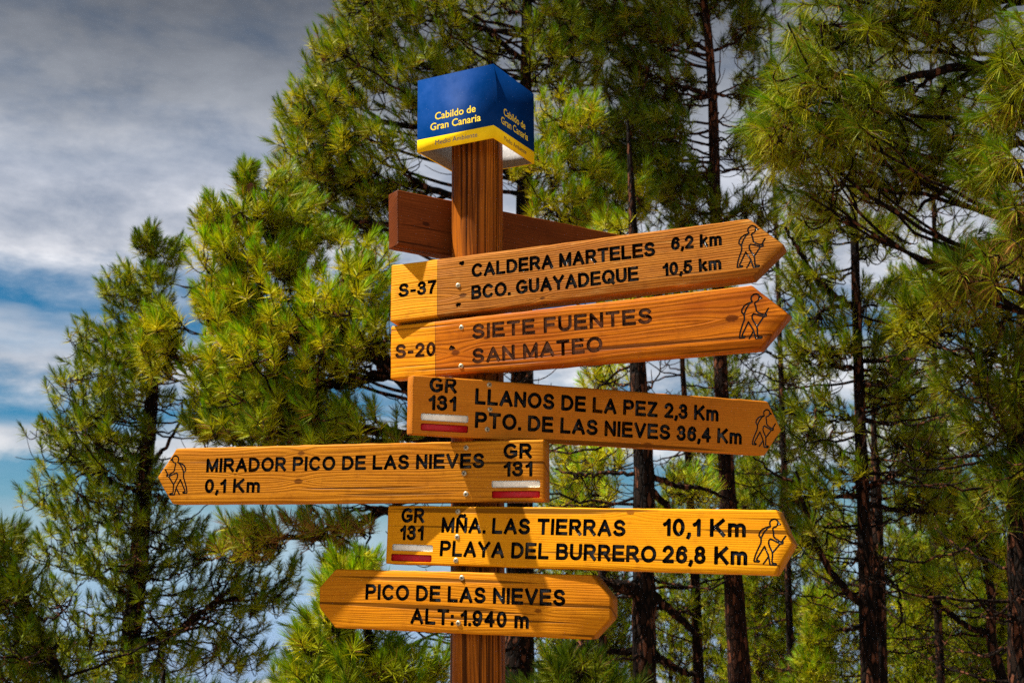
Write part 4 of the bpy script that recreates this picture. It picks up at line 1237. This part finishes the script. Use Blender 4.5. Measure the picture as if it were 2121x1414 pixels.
    # the near pine whose trunk stands outside the view on the right
    pine("pine_tree", "nearest pine, its long drooping needles hanging into the upper right corner", 12, 7.2,
         [(2420, 1430, 110), (2410, 900, 90), (2400, 400, 70), (2390, 0, 50), (2380, -350, 30)],
         [(1640, 170, 90, 60, 0, .45, 11, .3), (1590, 270, 70, 60, 0, .4, 9, .4, .14), (1700, 290, 95, 55, 0, .45, 11, .35, .12), (1760, 200, 70, 60, .2, .4, 7, .4), (1830, 60, 130, 70, .2, .5, 13, .3),
          (1680, 60, 90, 60, .3, .4, 8, .4), (2080, 110, 60, 70, -.5, .4, 9, .4), (2070, 240, 70, 60, -.3, .4, 9, .3, .14), (2040, 350, 70, 60, -.2, .4, 8, .4, .16), (2080, 470, 60, 70, -.3, .4, 8, .4, .35),
          (1850, 380, 90, 50, .4, .4, 7, .3, .3), (1930, 300, 80, 60, .3, .4, 7, .3, .1), (1980, 20, 90, 60, 0, .4, 8, .4), (1960, 180, 70, 60, .4, .4, 6, .2), (1670, 400, 70, 40, .3, .3, 5, .3, .2), (1780, 330, 80, 60, .3, .4, 8, .2, .15), (1850, 240, 90, 60, .4, .4, 8, .15, .1), (2000, 560, 70, 50, -.2, .4, 6, .3, .3), (1900, -60, 250, 60, 0, .6, 16, .3), (2050, -160, 280, 80, 0, .7, 22, .3), (1800, -170, 220, 70, 0, .6, 16, .3)],
         val=0.80, L=0.25, K=90, width=0.0014, tint=0.3, dead=0.08, bare=0, droop=0.75, upright=0.45, clump=7, spread=1.25,
         limbs=[([(2400, 60), (2200, 120), (2000, 140), (1900, 150), (1790, 190), (1700, 240)], (34, 8), .2), ([(2400, -80), (2200, 0), (2000, 0), (1850, 40), (1700, 110)], (28, 7), .2),
                ([(2400, 300), (2250, 280), (2130, 290), (2040, 330), (1930, 410), (1900, 440)], (26, 6), .2), ([(2400, 420), (2250, 440), (2150, 480), (2080, 520)], (22, 8), -.2),
                ([(1830, 175), (1790, 250), (1760, 300)], (9, 5), .1), ([(2390, 150), (2200, 160), (2080, 170)], (16, 6), -.3)])

    pine("pine_tree", "pine filling the gap between the cap and the reddish trunk", 21, 17.0,
         [(1250, 1430, 18), (1245, 1000, 15), (1240, 600, 11), (1232, 200, 7), (1230, 0, 4)],
         [(1230, 60, 90, 70, 0, .8, 9, .4), (1230, 180, 110, 70, 0, .9, 11, .4), (1240, 300, 120, 70, 0, .9, 12, .4), (1240, 420, 120, 60, 0, .9, 11, .4), (1110, 380, 70, 60, 0, .6, 6, .5), (1260, 860, 90, 40, 0, .6, 5, .6)],
         val=0.62, L=0.25, K=56, width=0.0030, tint=0.4, fine=False, bare=14)
    pine("pine_tree", "pale pine standing behind the second arrow tip, left of the black trunk", 22, 17.5,
         [(1640, 1430, 15), (1625, 1000, 13), (1612, 600, 10), (1600, 300, 7), (1596, 40, 4)],
         [(1600, 60, 90, 80, 0, .8, 12, .2), (1590, 200, 90, 70, 0, .7, 13, .3), (1600, 330, 100, 70, 0, .8, 10, .5), (1600, 450, 110, 60, 0, .8, 11, .5), (1650, 600, 90, 60, 0, .8, 9, .5), (1680, 760, 80, 60, 0, .8, 8, .5), (1660, 900, 80, 60, 0, .8, 8, .5)],
         val=0.62, L=0.25, K=56, width=0.0030, tint=0.45, fine=False, bare=14)
    pine("pine_tree", "broad dim pine behind the drooping branches, right of the twin trunks", 23, 16.0,
         [(1950, 1430, 17), (1930, 1000, 14), (1938, 600, 11), (1930, 250, 7), (1926, 20, 4)],
         [(1900, 120, 130, 80, 0, .9, 12, .3), (1920, 260, 140, 80, 0, .9, 14, .3), (1930, 400, 150, 80, 0, 1, 14, .35), (1980, 540, 140, 80, 0, 1, 14, .5), (1940, 700, 150, 80, 0, 1, 14, .4), (1980, 850, 140, 80, 0, 1, 14, .3), (2000, 980, 130, 60, 0, 1, 10, .3), (1780, 250, 90, 120, .6, .8, 12, .35)],
         val=0.62, L=0.25, K=56, width=0.0030, tint=0.35, fine=False, bare=18)
    # pines farther back, one behind another between the trunks
    far = [(1180, 900, 21, 120, 0.61), (1560, 930, 24, 90, 0.43), (1680, 1225, 16, 60, 0.54), (1720, 1060, 23, 100, 0.43), (1905, 1120, 19, 120, 0.43), (2010, 1010, 24, 110, 0.40),
           (2075, 1130, 17, 100, 0.47), (1395, 960, 27, 90, 0.43), (1250, 1080, 18, 110, 0.32), (1960, 830, 28, 130, 0.36), (1620, 760, 27, 110, 0.29), (1500, 560, 26, 110, 0.32), (1870, 560, 27, 120, 0.36)]
    words = ["sunlit yellow-green", "pale", "low bright", "slender", "full round", "mid green", "low full", "pale thin", "shaded", "tall pale", "dull green", "tall sparse", "tall green"]
    place = ["behind the left boards' right ends, just right of the post", "seen below the second arrow tip", "beside the blue mountain at the lower right", "left of the black trunk",
             "right of the twin black trunks, low down", "far right between trunks", "in the lower right corner", "between the stout trunk and the reddish one", "in the gap beside the lowest board's right end",
             "right of the black trunk at half height", "between the arrow tips and the black trunk", "behind the reddish trunk", "behind the near hanging branches"]
    for k, (px, top, Y, hw, tn) in enumerate(far):
        rng = np.random.default_rng(100 + k)
        bl = []; y = top + 25
        while y < 1440:
            f = min(1.0, (y - top) / 330.0 + 0.25)
            bl.append((px + rng.normal(0, 8), y, hw * f, 42, 0, .35 + hw * f * Y / CAMF * .8, int(10 + 26 * f), tn))
            y += 62
        pine("pine_tree", "%s pine farther back, %s" % (words[k], place[k]), 200 + k, Y,
             [(px + rng.normal(0, 14), 1430, 15 * 16 / Y), (px + rng.normal(0, 6), (top + 1430) / 2, 9 * 16 / Y), (px, top, 5)], bl,
             L=0.25, K=48, val=0.8, width=0.0028 + 0.00006 * Y, tint=tn, dead=0.04, fine=False, bare=10, group="pines farther back", clump=8)
    # young pines at the foot of the view
    pine("young_pine", "young pine rising behind the left half of the lowest board", 31, 8.5,
         [(770, 1480, 26), (765, 1330, 18), (750, 1200, 10), (745, 1130, 5)],
         [(735, 1165, 55, 32, 0, .35, 8, .7), (700, 1230, 60, 45, 0, .4, 10, .6), (660, 1300, 70, 50, 0, .4, 12, .45), (630, 1385, 80, 40, 0, .4, 10, .3), (800, 1240, 80, 40, 0, .4, 6, .6), (770, 1335, 90, 40, 0, .5, 10, .3), (690, 1375, 90, 36, 0, .5, 10, .28), (850, 1365, 80, 40, 0, .5, 10, .3), (780, 1425, 190, 34, 0, .6, 20, .12), (720, 1200, 50, 40, .5, .3, 6, .85)],
         L=0.23, K=76, width=0.0020, dead=0.04, bare=2)
    pine("young_pine", "dim young pine right of the post foot, under the lowest board", 32, 9.0,
         [(1200, 1480, 24), (1196, 1400, 14), (1190, 1330, 6)],
         [(1190, 1370, 90, 30, 0, .4, 12, .1), (1200, 1420, 150, 30, 0, .5, 16, .08), (1230, 1260, 60, 40, .5, .4, 7, .25)],
         val=0.50, L=0.23, K=70, width=0.0020, dead=0.06, bare=2)
    pine("young_pine", "low young pine at the bottom left, below the leaning pine", 33, 9.5,
         [(330, 1500, 24), (335, 1440, 14), (340, 1385, 6)],
         [(350, 1432, 120, 26, 0, .5, 9, .08), (200, 1435, 120, 22, .3, .5, 8, .06), (470, 1438, 80, 20, .3, .4, 5, .08)],
         val=0.50, L=0.23, K=66, width=0.0020, dead=0.04, bare=2)

# ------------------------------------------------------------------ the air
def haze():
    x, z0, z1 = 15500.0, -2300.0, 30.0
    V = np.array([(a, b, c) for c in (z0, z1) for b in (-x, x) for a in (-x, x)])
    F = np.array([(0, 2, 3, 1), (4, 5, 7, 6), (0, 1, 5, 4), (1, 3, 7, 5), (3, 2, 6, 7), (2, 0, 4, 6)])
    m = bpy.data.materials.new("haze"); m.use_nodes = True
    t = NT(m.node_tree); t.n.clear()
    v = t.new('ShaderNodeVolumePrincipled'); v.inputs['Color'].default_value = (0.42, 0.60, 0.90, 1); v.inputs['Density'].default_value = HAZE
    o = t.new('ShaderNodeOutputMaterial'); t.l.new(v.outputs[0], o.inputs['Volume'])
    tag(np_mesh("haze", V, [F], m), kind='stuff')


HAZE = 0.00004
if HAZE: haze()
